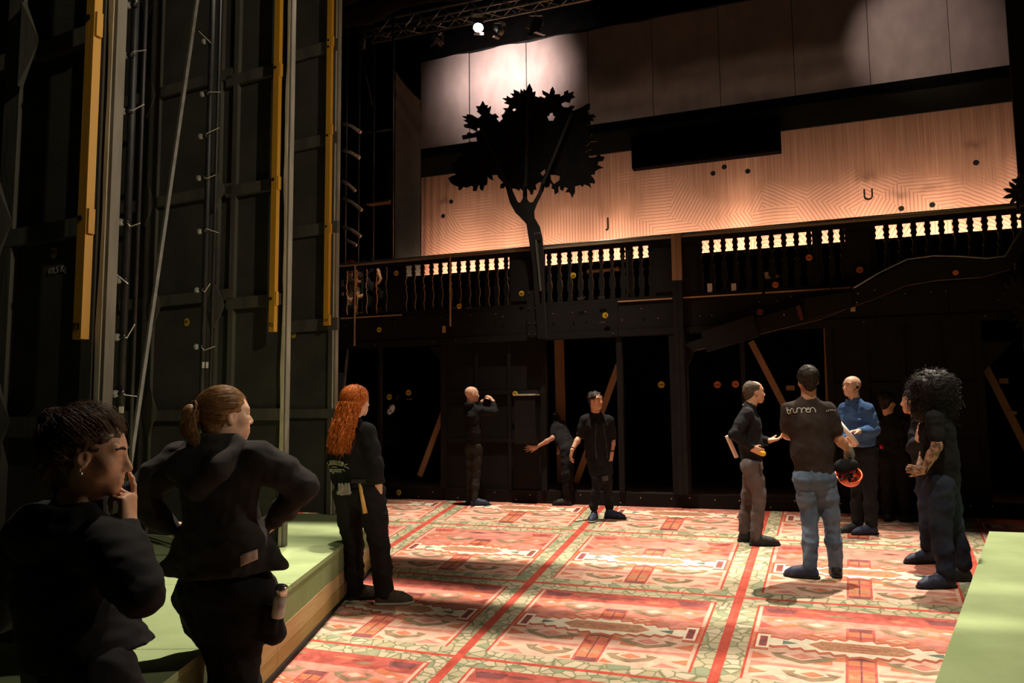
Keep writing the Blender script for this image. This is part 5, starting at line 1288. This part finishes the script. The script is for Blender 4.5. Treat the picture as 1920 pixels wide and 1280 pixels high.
def hx3(S, H):
    c = H.c; S.chain([c+back*.05-Vector((0, 0, .04)), c+back*.085-Vector((0, 0, .14)), c+back*.11-Vector((0, 0, .24)), c+back*.11-Vector((0, 0, .32))], [.055, .050, .036, .012], .05, w=rt, e=1.3)
hair_cap(F, HR, .010, .04, -.06, (.004, 40, 3), hx3)
r = rngs(21); PP = []; t = np.linspace(0, 1, 30); bk = npv(back); rt_ = npv(rt)
for d in scalp_dirs(1500, 22, lambda d: d[2] > -.2 and (d[1] < .75 or d[2] > .6)):
    L = r.uniform(.26, .40)
    if d[1] > .35: L *= r.uniform(.6, .9)
    side = 1 if d[0] > 0 else -1; e = np.array((side*.95*abs(d[0])**.6, min(d[1], .25)-.15, -.25)); e /= np.linalg.norm(e); n1 = 10
    q = slerp(d, e, np.linspace(0, 1, n1)); p1 = worldize(H, np.array((0, -.018, .030))+q*(np.array((.074, .096, .086))+.016+r.normal()*.003))
    st = p1[-1]; lat = float((st-npv(H.c))@rt_); bkd = float((st-npv(H.c))@bk); s = np.linspace(0, 1, 21)[1:]
    tgt_b = .07+.11*r.rand()+.3*max(bkd, 0); tgt_l = lat*r.uniform(.8, 1.45)
    w_ = .013*np.sin(s*r.uniform(11, 16)+r.rand()*6); w2 = .010*np.sin(s*r.uniform(9, 14)+r.rand()*6)
    p2 = st+np.outer(s**.8*(tgt_b-bkd), bk)+np.outer(s*(tgt_l-lat)+w_, rt_)+np.outer(w2, bk)+np.outer(-s*L, (0, 0, 1)); PP.append(np.concatenate([p1, p2]))
strands('hair_strands', np.array(PP), .0019*np.concatenate([np.ones(20), np.linspace(1, .35, 10)]), HR, F['root'], F['org'])
PR = mat('grey_print', (.50, .50, .40), rough=.9)
def cpx(st, x0, y0, k): return [[(x0+float(a)/k, y0+float(b)/k) for a, b in (q.split(',') for q in ln.split())] for ln in st.split(';')]
strokes(F, 'top', cpx("225,440 330,425 450,430 580,450 700,490 720,560;210,570 330,555 470,560 600,585 690,600;240,450 255,560 290,450 310,555 350,445 370,555 410,445 430,560 470,445 490,565 540,450 555,575 600,470 630,580 670,490 690,585;740,600 790,560 850,545;740,640 820,650 900,700;700,720 745,785;230,590 180,540 150,495;230,650 170,640;225,720 330,720 450,730 560,720 660,740;220,800 320,800 360,875 410,800 560,820 640,820;240,730 260,795 300,725 330,800 450,735 480,815 520,735 560,815 600,735 640,815;310,640 350,650 400,635 450,655 500,640", 605, 840, 18.29), .006, PR, 'back_print')
# hammer and gloves at the belt
hb = at(679, 934, 5.78); hm = empty('hammer', hb, 'hammer with yellow wooden handle hanging at the red haired woman\'s belt', 'hammer'); a = at(674, 905, 5.80)-hb; b = at(685, 962, 5.76)-hb
MB().tube([a, (a+b)/2, b], [.013, .015, .017], 8).build('handle', mat('yellow_wood', (.62, .36, .10), (.70, .44, .14), 9, .5), hm, True)
MB().bar(a+Vector((-.06, .0, .012)), a+Vector((.05, 0, .012)), .03, .03).build('head', black_metal, hm)
gb = at(645, 914, 5.76); gl = SDF(.006)
for i in range(4): gl.cone(gb+Vector((-.035+.024*i, 0, -.02)), gb+Vector((-.04+.025*i, 0, .03)), .013, .011, .006)
gl.cone(gb+Vector((-.04, 0, -.035)), gb+Vector((.04, 0, -.04)), .018, .018, .01)
go = sculpt('work_glove', gl, mat('grey_glove', (.17, .16, .12), (.24, .23, .18), 30, .9), None, gb, (.004, 60, 4)); go.location = gb; tag(go, 'pair of grey work gloves tucked in the red haired woman\'s back pocket', 'gloves')

# ---------------------------------------------------------------- man in faded T-shirt and jeans, seen from behind
F = figure('man in lettered T-shirt and washed jeans seen from behind, holding an orange helmet', 6.65,
    dict(head=(1515, 713, 0), neck=(1515, 752, 0), sL=(1481, 770, .03), sR=(1552, 770, -.02), eL=(1476, 815, .10), wL=(1520, 830, .30), eR=(1572, 822, -.02), wR=(1590, 842, .05), hL=(1508, 893, .0), hR=(1546, 893, .0),
         kL=(1519, 965, .03), kR=(1557, 962, .02), aL=(1519, 1056, .0), aR=(1567, 1056, .05)),
    baz=3, haz=8, hp=-6, hs=1.02, k=1.04, near=1, skin=SKIN, top=CL_TEE, pants=CL_JEANS, topfold=(0.0060, 34, 31), pantfold=(0.0090, 37, 32), sleeve='short', slv=1.15, chest=1.10, waist=1.06, hip=1.0, leg=.96, hem=-.015,
    hands=dict(R=dict(d=(.35, .35, -.8), n=(-.6, .3, -.3), side=1, k=1.0, curl=(30, 40, 30))),
    shoes=dict(L=dict(az=-58, col=SH_NAVY, sole=SOLE, laces=LACE), R=dict(az=18, col=SH_BLACK, sole=SOLE)))
M8 = F; HD = hairmat('dark_brown_hair', (0.012, 0.008, 0.006), (0.030, 0.020, 0.014), .6)
hair_cap(F, HD, .016, .04, -.055, (.005, 60, 3))
LET = mat('pale_print', (.50, .50, .44), (.42, .42, .38), 20, .9)
strokes(F, 'top', cpx("243,380 258,460 272,540 310,572;252,462 320,455;342,565 350,470 382,412 425,418;440,430 440,500 480,540 522,532 545,500;545,520 550,430 595,392 655,405 685,450 690,540;690,450 735,392 790,395 815,430 825,500 870,522 950,512;835,455 920,425 895,388 850,410 832,455;950,515 952,430 990,385 1040,385 1085,425 1110,525", 1460, 740, 16.0), .009, LET, 'lettering')
strokes(F, 'top', cpx("1430,470 1450,505;1435,490 1450,480;1485,455 1500,490;1500,452 1490,485;1540,440 1555,475;1550,440 1560,465;1595,435 1605,465;1640,440 1645,470;1690,450 1690,485", 1460, 740, 16.0), .009, LET, 'sleeve_print')
for qd in ([(1494, 894), (1517, 896), (1517, 920), (1496, 918)], [(1531, 896), (1554, 894), (1553, 918), (1531, 920)]): patch(F, 'trousers', qd, CL_JEANS, 'back_pocket', .006)
gv = SDF(.006); gv.cone(F['D']['wR']-Vector((.0, 0, -.01)), F['D']['wR']+Vector((.025, .03, -.05)), .036, .042, .02); hand_sdf(gv, F['D']['wR']+Vector((.005, 0, -.01)), (.35, .35, -.8), (-.6, .3, -.3), 1, 1.15, curl=(30, 40, 30))
sculpt('glove', gv, mat('grey_glove', (.17, .16, .12), (.24, .23, .18), 30, .9), F['root'], F['org'])
hp_ = at(1591, 889, 6.70); he = empty('safety_helmet', hp_, 'orange safety helmet hanging upside down from the hand of the man in jeans', 'helmet')
OR = mat('orange_plastic', (.75, .10, .02), (.80, .13, .03), 10, .35, spec=.5)
vs = []; fs = []
nA, nR = 28, 8
for shell, off in ((0, 0.0), (1, -.006)):
    for j in range(nR+1):
        th = math.pi/2*j/nR
        for i in range(nA):
            a = 2*math.pi*i/nA; rr = (.105+off)*math.sin(th) if j else 0.0
            vs.append((rr*math.cos(a)*.92, rr*math.sin(a)*1.1, -(.105+off)*math.cos(th)))
for shell in (0, 1):
    b = shell*(nR+1)*nA
    for j in range(nR):
        for i in range(nA):
            q = (b+j*nA+i, b+j*nA+(i+1) % nA, b+(j+1)*nA+(i+1) % nA, b+(j+1)*nA+i); fs.append(q if shell == 0 else q[::-1])
b = nR*nA; c2 = b+(nR+1)*nA
for i in range(nA): fs.append((b+i, b+(i+1) % nA, c2+(i+1) % nA, c2+i))
hs_ = MB().add(vs, fs).build('shell', OR, he, True)
m = MB().tube([(.104*math.cos(a)*.95, .104*math.sin(a)*1.14, 0) for a in np.linspace(0, 6.2832, 30)], .008, 6).build('brim', OR, he, True)
m = MB()
for a in (0, 1.05, 2.1): m.bar((.085*math.cos(a), .10*math.sin(a), -.005), (-.085*math.cos(a), -.10*math.sin(a), -.02), .02, .004)
m.build('harness', CL_BLACK, he)
MB().tube([(.08, 0, 0), (.07, .0, .07), (.02, .02, .13), (-.05, 0, .09), (-.085, 0, 0)], .009, 6).build('chin_strap', CL_BLACK, he, True)
SDF_h = SDF(.010).ell(hp_+Vector((-.03, .02, .09)), (.075, .07, .055)).ell(hp_+Vector((.045, .0, .085)), (.05, .05, .05)); o = sculpt('ear_defender', SDF_h, CL_BLACK, he, hp_)
he.rotation_euler = (math.radians(32), math.radians(-22), 0)

# ---------------------------------------------------------------- older man in black sweater and grey trousers
F = figure('balding man in black sweater and grey work trousers, in profile facing right', 8.40,
    dict(head=(1414, 735, 0), neck=(1405, 762, 0), sL=(1400, 776, -.16), sR=(1408, 778, .16), eL=(1376, 815, -.24), wL=(1410, 840, -.20), eR=(1424, 828, .26), wR=(1442, 826, .12), hL=(1407, 872, -.09), hR=(1412, 872, .09),
         kL=(1424, 925, -.10), kR=(1404, 925, .12), aL=(1418, 1000, -.12), aR=(1395, 990, .14)),
    baz=88, haz=86, hp=0, hs=1.03, k=1.0, near=2, skin=SKIN, top=CL_BLACK, pants=CL_GREY, topfold=(0.0070, 46, 41), pantfold=(0.0100, 34, 42), slv=1.08, chest=1.08, waist=1.05, hip=1.0, leg=1.06, hem=-.02,
    hands=dict(L=dict(d=(.85, .1, -.35), n=(0, 1, 0), side=1, k=1.0, curl=(20, 30, 25)), R=dict(d=(.9, -.1, .15), n=(0, 0, 1), side=-1, k=1.05, curl=(20, 24, 20))),
    shoes=dict(L=dict(az=95, col=SH_BLACK, sole=SOLE, L=.30), R=dict(az=88, col=SH_BLACK, sole=SOLE, L=.29)))
HG = hairmat('grey_brown_hair', (0.050, 0.036, 0.024), (0.10, 0.075, 0.050), .7)
def thin(S, H): S.ell(H.P(0, .05, .11), [.06, .09, .05], H.np(), .01, True)
hair_cap(F, HG, .008, .05, -.045, (.002, 70, 3), thin); face_bits(F['H'], F['root'], F['org'], brow=(.05, .035, .02))
MB().tube([F['nb']+Vector((.062*math.cos(a), .062*math.sin(a), .018))-F['org'] for a in np.linspace(0, 6.2832, 18)], .012, 6).build('collar', mat('grey_collar', (.20, .18, .15), rough=.9), F['root'], True)
sb = at(1381, 852, 8.30); o = MB().bar((0, 0, -.03), (-.10, -.02, .20), .045, .03).build('paper_roll', mat('pale_paper', (.62, .52, .46), rough=.8), None); o.location = sb; tag(o, 'pale rolled paper sticking out of the back pocket of the grey trousers', 'paper')
tp = at(1430, 850, 8.12); o = MB().tube([(0, -.025, 0), (0, .025, 0)], .028, 12).build('tape_measure', mat('yellow_plastic', (.70, .42, .02), rough=.4), None, True); o.location = tp; tag(o, 'yellow tape measure in the hand of the man in grey trousers', 'tape measure')

# ---------------------------------------------------------------- bald man in blue work shirt
def tf9(T, D, C0, C1, C2, C3, up, wd, fw): T.cone(C2, C3+up*.02, .12, .118, .05, w=wd, e=1.45)
F = figure('bald man in blue work shirt holding rolled papers, facing left', 9.0,
    dict(head=(1597, 724, 0), neck=(1602, 752, 0), sL=(1583, 767, .10), sR=(1626, 767, -.10), eL=(1580, 808, .02), wL=(1588, 822, -.20), eR=(1640, 806, -.14), wR=(1611, 808, -.28), hL=(1599, 846, .06), hR=(1628, 846, -.06),
         kL=(1608, 912, .08), kR=(1631, 912, -.08), aL=(1608, 976, .10), aR=(1634, 979, -.08)),
    baz=-130, haz=-112, hp=2, hs=1.03, k=1.02, near=2, skin=SKIN_P, top=CL_BLUE, pants=CL_BLACK, topfold=(0.0080, 43, 51), pantfold=(0.0090, 34, 52), slv=1.15, chest=1.08, hip=1.0, leg=1.12, hem=-.05, topfn=tf9,
    hands=dict(R=dict(d=(-.95, -.1, .0), n=(.1, -.1, -1), side=1, k=1.0, curl=(25, 35, 30)), L=dict(d=(.3, -.3, -.5), n=(.5, .3, .2), side=1, k=.95, curl=(40, 50, 40))),
    shoes=dict(L=dict(az=-98, col=SH_BLACK, sole=SOLE, L=.28), R=dict(az=-95, col=SH_NAVY, sole=SOLE, L=.30, laces=LACE)))
M9 = F; face_bits(F['H'], F['root'], F['org'], brow=(.16, .10, .06)); H = F['H']
sculpt('headset', SDF(.006).ell(H.P(.078, -.002, -.012), [.014, .022, .022], H.np(), .01).chain([H.P(.082, .0, -.02), H.P(.078, .05, -.055)], [.005, .004], .005) if False else SDF(.006).ell(H.P(-.080, -.002, -.010), [.013, .020, .022], H.np(), .01).chain([H.P(-.082, .0, -.02), H.P(-.072, .05, -.055)], [.006, .005], .005), ink, F['root'], F['org'])
col_ = SDF(.008).chain([F['nb']+F['fw']*.07+F['wd']*s*.035+F['up']*z for s, z in ((1, -.03), (1.6, .01))], [.016, .018], .01).chain([F['nb']+F['fw']*.07-F['wd']*s*.035+F['up']*z for s, z in ((1, -.03), (1.6, .01))], [.016, .018], .01).chain([F['nb']+F['wd']*.056+F['up']*.012, F['nb']-F['fw']*.06+F['up']*.025, F['nb']-F['wd']*.056+F['up']*.012], [.018, .018, .018], .02)
sculpt('collar', col_, CL_BLUE, F['root'], F['org'])
pk = SDF(.008).cone(F['C1']+F['fw']*.118-F['wd']*.10-F['up']*.02, F['C1']+F['fw']*.118-F['wd']*.03-F['up']*.02, .018, .018, .01); sculpt('pocket_flap', pk, CL_BLUE, F['root'], F['org'])
pa = at(1573, 791, 8.66); pb_ = at(1607, 832, 8.60); o = MB().tube([Vector((0, 0, 0)), pb_-pa], .026, 12).build('paper_roll', mat('pale_paper', (.62, .52, .46), rough=.8), None, True); o.location = pa; tag(o, 'rolled sheets of pale paper held by the man in the blue shirt', 'paper')

# ---------------------------------------------------------------- man with big curly hair
def tf11(T, D, C0, C1, C2, C3, up, wd, fw): T.cone(C1+fw*.02, C3+up*.02+fw*.01, .118, .125, .05, w=wd, e=1.25)
F = figure('man with huge dark curly hair in black T-shirt and dark jeans, tattooed forearm, at right', 6.40,
    dict(head=(1742, 735, 0), neck=(1756, 775, 0), sL=(1752, 786, -.18), sR=(1764, 786, .16), eL=(1757, 836, -.24), wL=(1731, 882, -.20), eR=(1740, 838, .22), wR=(1722, 880, -.05), hL=(1762, 905, -.10), hR=(1770, 905, .10),
         kL=(1764, 985, -.12), kR=(1784, 985, .10), aL=(1774, 1068, -.14), aR=(1804, 1052, .10)),
    baz=-88, haz=-95, hp=-4, hs=1.0, k=1.02, near=1, skin=SKIN, armskin=SKIN_T, top=CL_BLACK, pants=CL_NAVY, topfold=(0.0070, 37, 61), pantfold=(0.0110, 34, 62), sleeve='short', slv=1.02, chest=1.0, waist=1.02, hip=1.0, leg=1.16, hem=-.0, topfn=tf11,
    hands=dict(L=dict(d=(-.9, .25, .12), n=(.2, 1, 0), side=1, k=.92, curl=(50, 55, 40), spread=1), R=dict(d=(-.9, -.1, .1), n=(.2, -1, 0), side=-1, k=.92, curl=(35, 40, 30), spread=1)),
    shoes=dict(L=dict(az=-95, col=SH_NAVY, sole=SOLE, L=.31, laces=LACE), R=dict(az=-80, col=SH_BLACK, sole=SOLE, L=.29)))
H = F['H']; HC = hairmat('black_curly_hair', (0.006, 0.005, 0.004), (0.016, 0.012, 0.010), .6)
cb3 = SDF(.016).ell(at(1750, 728, 6.42), [.185, .18, .165]).ell(at(1748, 768, 6.42), [.165, .15, .13], None, .06); sculpt('hair', cb3, HC, F['root'], F['org'], (.016, 90, 3))
r = rngs(33); PP = []; t = np.linspace(0, 1, 30); cc = npv(at(1749, 735, 6.42))
for i in range(1500):
    d = r.normal(size=3); d /= np.linalg.norm(d)
    if d[2] < -.85: continue
    st = cc+d*np.array((.17, .16, .16+.04*(d[2] < 0)))*r.uniform(.75, 1.0); L = r.uniform(.035, .075); hang = .12*max(0, .6-d[2])*r.rand()
    ax = d*L; u = np.cross(d, r.normal(size=3)); u /= np.linalg.norm(u); v = np.cross(d, u); tw = r.uniform(12, 20); rad = r.uniform(.007, .013)
    PP.append(st+np.outer(t, ax)+np.outer(-t**2*hang, (0, 0, 1))+(np.cos(t*tw)[:, None]*u+np.sin(t*tw)[:, None]*v)*rad*np.minimum(1, t*3)[:, None])
strands('hair_strands', np.array(PP), .0013, HC, F['root'], F['org'])
w0 = F['D']['wL']; MB().tube([w0+Vector((.012, -.0, .012))+Vector((.02*math.cos(a)*.6, .033*math.sin(a), .033*math.cos(a)))-F['org'] for a in np.linspace(0, 6.2832, 16)], .006, 6).build('bracelet', ink, F['root'], True)

# ---------------------------------------------------------------- person half hidden behind him
F = figure('person in black long sleeves half hidden behind the curly haired man', 7.35,
    dict(head=(1713, 752, 0), neck=(1722, 782, 0), sL=(1724, 796, -.16), sR=(1730, 796, .16), eL=(1712, 840, -.20), wL=(1722, 826, -.32), eR=(1722, 842, .22), wR=(1722, 868, .0), hL=(1734, 880, -.08), hR=(1738, 880, .08),
         kL=(1736, 950, -.08), kR=(1744, 950, .1), aL=(1738, 1018, -.10), aR=(1760, 1012, .12)),
    baz=-85, haz=-80, hs=1.0, k=.97, near=2, skin=SKIN, top=CL_BLACK, pants=CL_NAVY, topfold=(0.0070, 40, 71), pantfold=(0.0100, 34, 72), slv=1.1, hem=-.01,
    hands=dict(L=dict(d=(.1, -.1, .9), n=(.9, .2, 0), side=1, k=.95, curl=(10, 12, 10))),
    shoes=dict(L=dict(az=-95, col=SH_NAVY, sole=SOLE, L=.28, laces=LACE), R=dict(az=-85, col=SH_BLACK, sole=SOLE)))
hair_cap(F, HD, .02, .04, -.06, (.006, 50, 3))

# ---------------------------------------------------------------- dark figure at the wall
F = figure('dark haired person all in black by the wall, behind the man in the blue shirt', 9.9,
    dict(head=(1664, 754, 0), neck=(1668, 778, 0), sL=(1654, 792, .05), sR=(1697, 794, -.05), eL=(1648, 826, .10), wL=(1662, 842, .25), eR=(1703, 830, .05), wR=(1690, 850, .2), hL=(1664, 858, .02), hR=(1690, 858, -.02),
         kL=(1664, 908, .05), kR=(1694, 908, .0), aL=(1664, 954, .06), aR=(1697, 956, .0)),
    baz=20, haz=65, hp=-12, k=.98, near=2, skin=SKIN, top=CL_BLACK, pants=CL_BLACK, topfold=(0.0080, 40, 81), pantfold=(0.0090, 34, 82), slv=1.1, chest=1.05, hip=1.05, leg=1.15, hem=-.04,
    shoes=dict(L=dict(az=40, col=SH_BLACK, sole=SOLE), R=dict(az=75, col=SH_BLACK, sole=SOLE)))
hair_cap(F, HD, .022, .04, -.06, (.007, 50, 3))
o = MB().tube([(0, 0, 0), (0, 0, .05)], .022, 10).build('bottle_cap', mat('red_plastic', (.55, .02, .03), rough=.4), None, True); o.location = at(1653, 841, 9.80); tag(o, 'red bottle cap at the hip of the dark figure by the wall', 'bottle cap')

# ---------------------------------------------------------------- walking man
def tf6(T, D, C0, C1, C2, C3, up, wd, fw): T.cone(C1, C3+up*.0, .115, .13, .05, w=wd, e=1.45)
F = figure('dark haired man in black overshirt and black cargo trousers walking towards the camera', 10.4,
    dict(head=(1117, 751, -.05), neck=(1117, 775, 0), sL=(1098, 787, .0), sR=(1142, 789, .0), eL=(1087, 818, .02), wL=(1073, 843, -.10), eR=(1149, 822, .02), wR=(1147, 849, -.06), hL=(1112, 858, .0), hR=(1135, 858, .0),
         kL=(1120, 902, -.10), kR=(1138, 902, -.02), aL=(1114, 948, -.12), aR=(1142, 947, .08)),
    baz=172, haz=142, hp=2, hs=1.0, k=.98, near=2, skin=SKIN, top=CL_BLACK, pants=CL_BLACK, topfold=(0.0070, 43, 91), pantfold=(0.0100, 40, 92), sleeve='elbow', slv=1.12, chest=1.06, waist=1.05, hip=1.0, leg=1.04, hem=.0, topfn=tf6, gaunt=.004,
    hands=dict(L=dict(d=(-.25, -.1, -.95), n=(.9, .2, -.2), side=-1, k=1.0, curl=(22, 28, 22)), R=dict(d=(-.1, -.05, -1), n=(-.8, .5, 0), side=1, k=1.0, curl=(24, 30, 24))),
    shoes=dict(L=dict(az=198, col=SH_NAVY, sole=SOLE_W, laces=LACE, L=.29), R=dict(az=115, col=SH_NAVY, sole=SOLE, L=.29, laces=LACE)))
def curls6(S, H):
    r = rngs(12)
    for i in range(40):
        d = r.normal(size=3); d /= np.linalg.norm(d)
        if d[2] < .15 or d[1] > .75: continue
        S.ell(H.P(*scalp_pt(d, .014)), [.016]*3, None, .01)
hair_cap(F, HD, .012, .04, -.05, (.004, 60, 3), curls6); face_bits(F['H'], F['root'], F['org'], brow=(.015, .01, .008))
for q in 'LR':
    w0 = F['D']['w'+q]; d = (F['D']['e'+q]-w0).normalized(); c = w0+d*.02; u = d.orthogonal().normalized(); v = d.cross(u)
    MB().tube([c+(u*math.cos(a)+v*math.sin(a))*.031-F['org'] for a in np.linspace(0, 6.2832, 14)], .008 if q == 'R' else .005, 6).build('wristwatch' if q == 'R' else 'bracelet', ink, F['root'], True)
op = SDF(.010).chain([F['C1']+F['fw']*.115+F['wd']*.05+F['up']*.06, F['C2']+F['fw']*.115+F['wd']*.075, F['C3']+F['fw']*.14+F['wd']*.07], [.016, .014, .014], .01).chain([F['C1']+F['fw']*.115-F['wd']*.05+F['up']*.06, F['C2']+F['fw']*.115-F['wd']*.075, F['C3']+F['fw']*.14-F['wd']*.07], [.016, .014, .014], .01); sculpt('jacket_edge', op, CL_HOOD, F['root'], F['org'])
patch(F, 'trousers', [(1128, 893), (1140, 890), (1141, 900), (1130, 902)], CL_GREY, 'pocket_flap', .015)

# ---------------------------------------------------------------- bald man photographing
F = figure('bald man in black hooded jacket raising a phone in front of the back wall', 12.15,
    dict(head=(885, 739, 0), neck=(882, 758, 0), sL=(877, 769, .06), sR=(896, 769, -.10), eL=(899, 778, .22), wL=(903, 753, .24), eR=(927, 772, -.14), wR=(925, 753, -.02), hL=(882, 836, .06), hR=(896, 836, -.06),
         kL=(883, 884, .06), kR=(893, 884, -.05), aL=(881, 928, .08), aR=(890, 929, -.06)),
    baz=62, haz=66, hs=1.05, k=1.0, near=2, skin=SKIN_P, top=CL_BLACK, pants=CL_HOOD, topfold=(0.0080, 40, 101), pantfold=(0.0060, 37, 102), slv=1.1, chest=1.1, waist=1.08, hip=.98, leg=.95, hem=-.0,
    hands=dict(L=dict(d=(.7, -.1, .4), n=(.5, .3, -.6), side=1, k=1.05, curl=(25, 30, 25)), R=dict(d=(-.5, .1, .7), n=(-.6, .3, -.4), side=-1, k=1.05, curl=(30, 40, 30))),
    shoes=dict(L=dict(az=80, col=SH_NAVY, sole=SOLE, L=.29, laces=LACE), R=dict(az=88, col=SH_NAVY, sole=SOLE, L=.30, laces=LACE)))
hood(F, CL_BLACK, R=.09, r=.03, rows=1, zf=.0)
ph_ = at(913, 752, 12.2); o = MB().box(-.075, .075, -.004, .004, -.036, .036).build('phone', ink, None); o.location = ph_; o.rotation_euler = (0, .2, math.radians(-40)); tag(o, 'dark phone held up by the bald man at the back wall', 'phone')

# ---------------------------------------------------------------- person bending in the opening
F = figure('person in black bending at the opening with one bare arm on the wall panel', 11.95,
    dict(head=(1040, 788, .62), neck=(1044, 794, .52), sL=(1041, 802, .40), sR=(1054, 796, .60), eL=(1036, 821, .27), wL=(1006, 838, .31), eR=(1052, 830, .62), wR=(1046, 850, .6), hL=(1061, 842, .10), hR=(1068, 842, .26),
         kL=(1061, 890, .02), kR=(1068, 890, .18), aL=(1063, 930, .04), aR=(1069, 927, .18)),
    baz=-25, haz=0, hp=-25, k=.92, near=2, skin=SKIN, top=CL_BLACK, pants=CL_BLACK, topfold=(0.0070, 40, 111), pantfold=(0.0080, 34, 112), sleeve='short', slv=1.1, hem=-.0,
    hands=dict(L=dict(d=(-.95, .05, -.1), n=(0, 1, 0), side=1, k=1.05, spread=9, curl=(6, 10, 8))),
    shoes=dict(L=dict(az=-80, col=SH_BLACK, sole=SOLE, L=.28), R=dict(az=-85, col=SH_BLACK, sole=SOLE)))
Hq = F['H']; sculpt('hood', SDF(.012).ell(Hq.P(0, .0, .0), [.105, .125, .135], Hq.np()).cone(Hq.P(0, -.02, -.06), F['nb'], .09, .09, .05), CL_BLACK, F['root'], F['org'], (.006, 40, 3))  # black shell over the whole head, standing in for the darkness that hides it

# ---------------------------------------------------------------- workers on the balcony
BZ = ZB-.055
def wv(px, py, n): t_, z_ = W(px, py, n); return WALL.P(t_, n, z_)
F = figure('dark haired worker in black crouching behind the balcony balusters at left', 13.9,
    dict(head=wv(671, 523, .75), neck=wv(680, 524, .8), sL=wv(683, 540, .70), sR=wv(688, 520, .95), eL=wv(679, 556, .6), wL=wv(662, 560, .55), eR=wv(706, 502, .9), wR=wv(714, 522, .75), hL=wv(712, 562, .8), hR=wv(716, 552, 1.0),
         kL=wv(692, 575, .75), kR=wv(697, 572, 1.0), aL=wv(716, 590, .8), aR=wv(720, 588, 1.0)),
    baz=-80, haz=-85, hp=-25, k=.9, near=2, skin=SKIN, top=CL_BLACK, pants=CL_BLACK, topfold=(0.0070, 40, 121), pantfold=(0.0080, 34, 122), sleeve='short', hem=-.0, root_at=wv(700, 590, .85),
    hands=dict(L=dict(d=(-.9, -.2, -.2), n=(0, 0, -1), side=1, curl=(20, 25, 20)), R=dict(d=(-.3, -.2, -.8), n=(-.5, 0, .2), side=1, curl=(20, 25, 20))))
hair_cap(F, HD, .018, .04, -.05, (.005, 60, 3))
F2_ = figure('worker with red helmet kneeling behind the balcony rail beside the furthest flat', 14.2,
    dict(head=wv(658, 500, 1.25), neck=wv(654, 518, 1.3), sL=wv(645, 530, 1.25), sR=wv(668, 530, 1.35), eL=wv(643, 552, 1.15), wL=wv(660, 566, 1.0), eR=wv(672, 552, 1.3), wR=wv(660, 568, 1.1), hL=wv(648, 578, 1.35), hR=wv(662, 578, 1.4),
         kL=wv(650, 584, 1.1), kR=wv(666, 584, 1.1), aL=wv(648, 590, 1.4), aR=wv(664, 590, 1.45)),
    baz=160, haz=150, hp=-30, k=.92, near=2, skin=SKIN, top=mat('beige_cotton', (.30, .24, .14), rough=.9), pants=CL_BLACK, topfold=(0.0070, 40, 131), pantfold=(0.0080, 34, 132), sleeve='short', hem=-.0, root_at=wv(655, 590, 1.3))
HH = F2_['H']; hs2 = SDF(.009).ell(HH.P(0, -.015, .045), [.098, .122, .088], HH.np()).cut(HH.P(0, 0, .015), HH.R @ Vector((0, 0, -1))); hv = tag(empty('safety_helmet', HH.c, 'red safety helmet on the worker behind the balcony rail', 'helmet'))
sculpt('shell', hs2, mat('red_plastic', (.55, .02, .03), rough=.4), hv, HH.c); m = SDF(.009).ell(HH.P(0, .06, .02), [.085, .09, .012], HH.np()); sculpt('peak', m, mat('red_plastic', (.55, .02, .03), rough=.4), hv, HH.c)
tb = wv(692, 494, 1.42); tb_o = empty('tool_bag', tb, 'teal green tool bag on the balcony behind the handrail', 'bag'); tb_s = SDF(.012).ell(tb+Vector((0, 0, -.08)), [.20, .13, .13]).cone(tb+Vector((-.1, 0, -.2)), tb+Vector((.12, 0, -.2)), .12, .12, .05)
TEAL = mat('teal_nylon', (.02, .085, .065), (.03, .12, .09), 9, .7); sculpt('bag_body', tb_s, TEAL, tb_o, tb, (.008, 22, 5)); MB().tube([Vector((-.09, -.1, .03)), Vector((-.05, -.1, .12)), Vector((.05, -.1, .12)), Vector((.09, -.1, .03))], .010, 6).build('strap', TEAL, tb_o, True)
MB().box(-.13, .13, -.08, .08, BZ-tb.z, -.25).build('stand', black_paint, tb_o)

# added spot, no lamp seen, brightening the two workers at the balcony end
p_ = wv(700, 60, -1.2); spot('added_balcony_spot', p_, wv(682, 530, .8), 420, 15, (1.0, 0.82, 0.58), .05, .8)
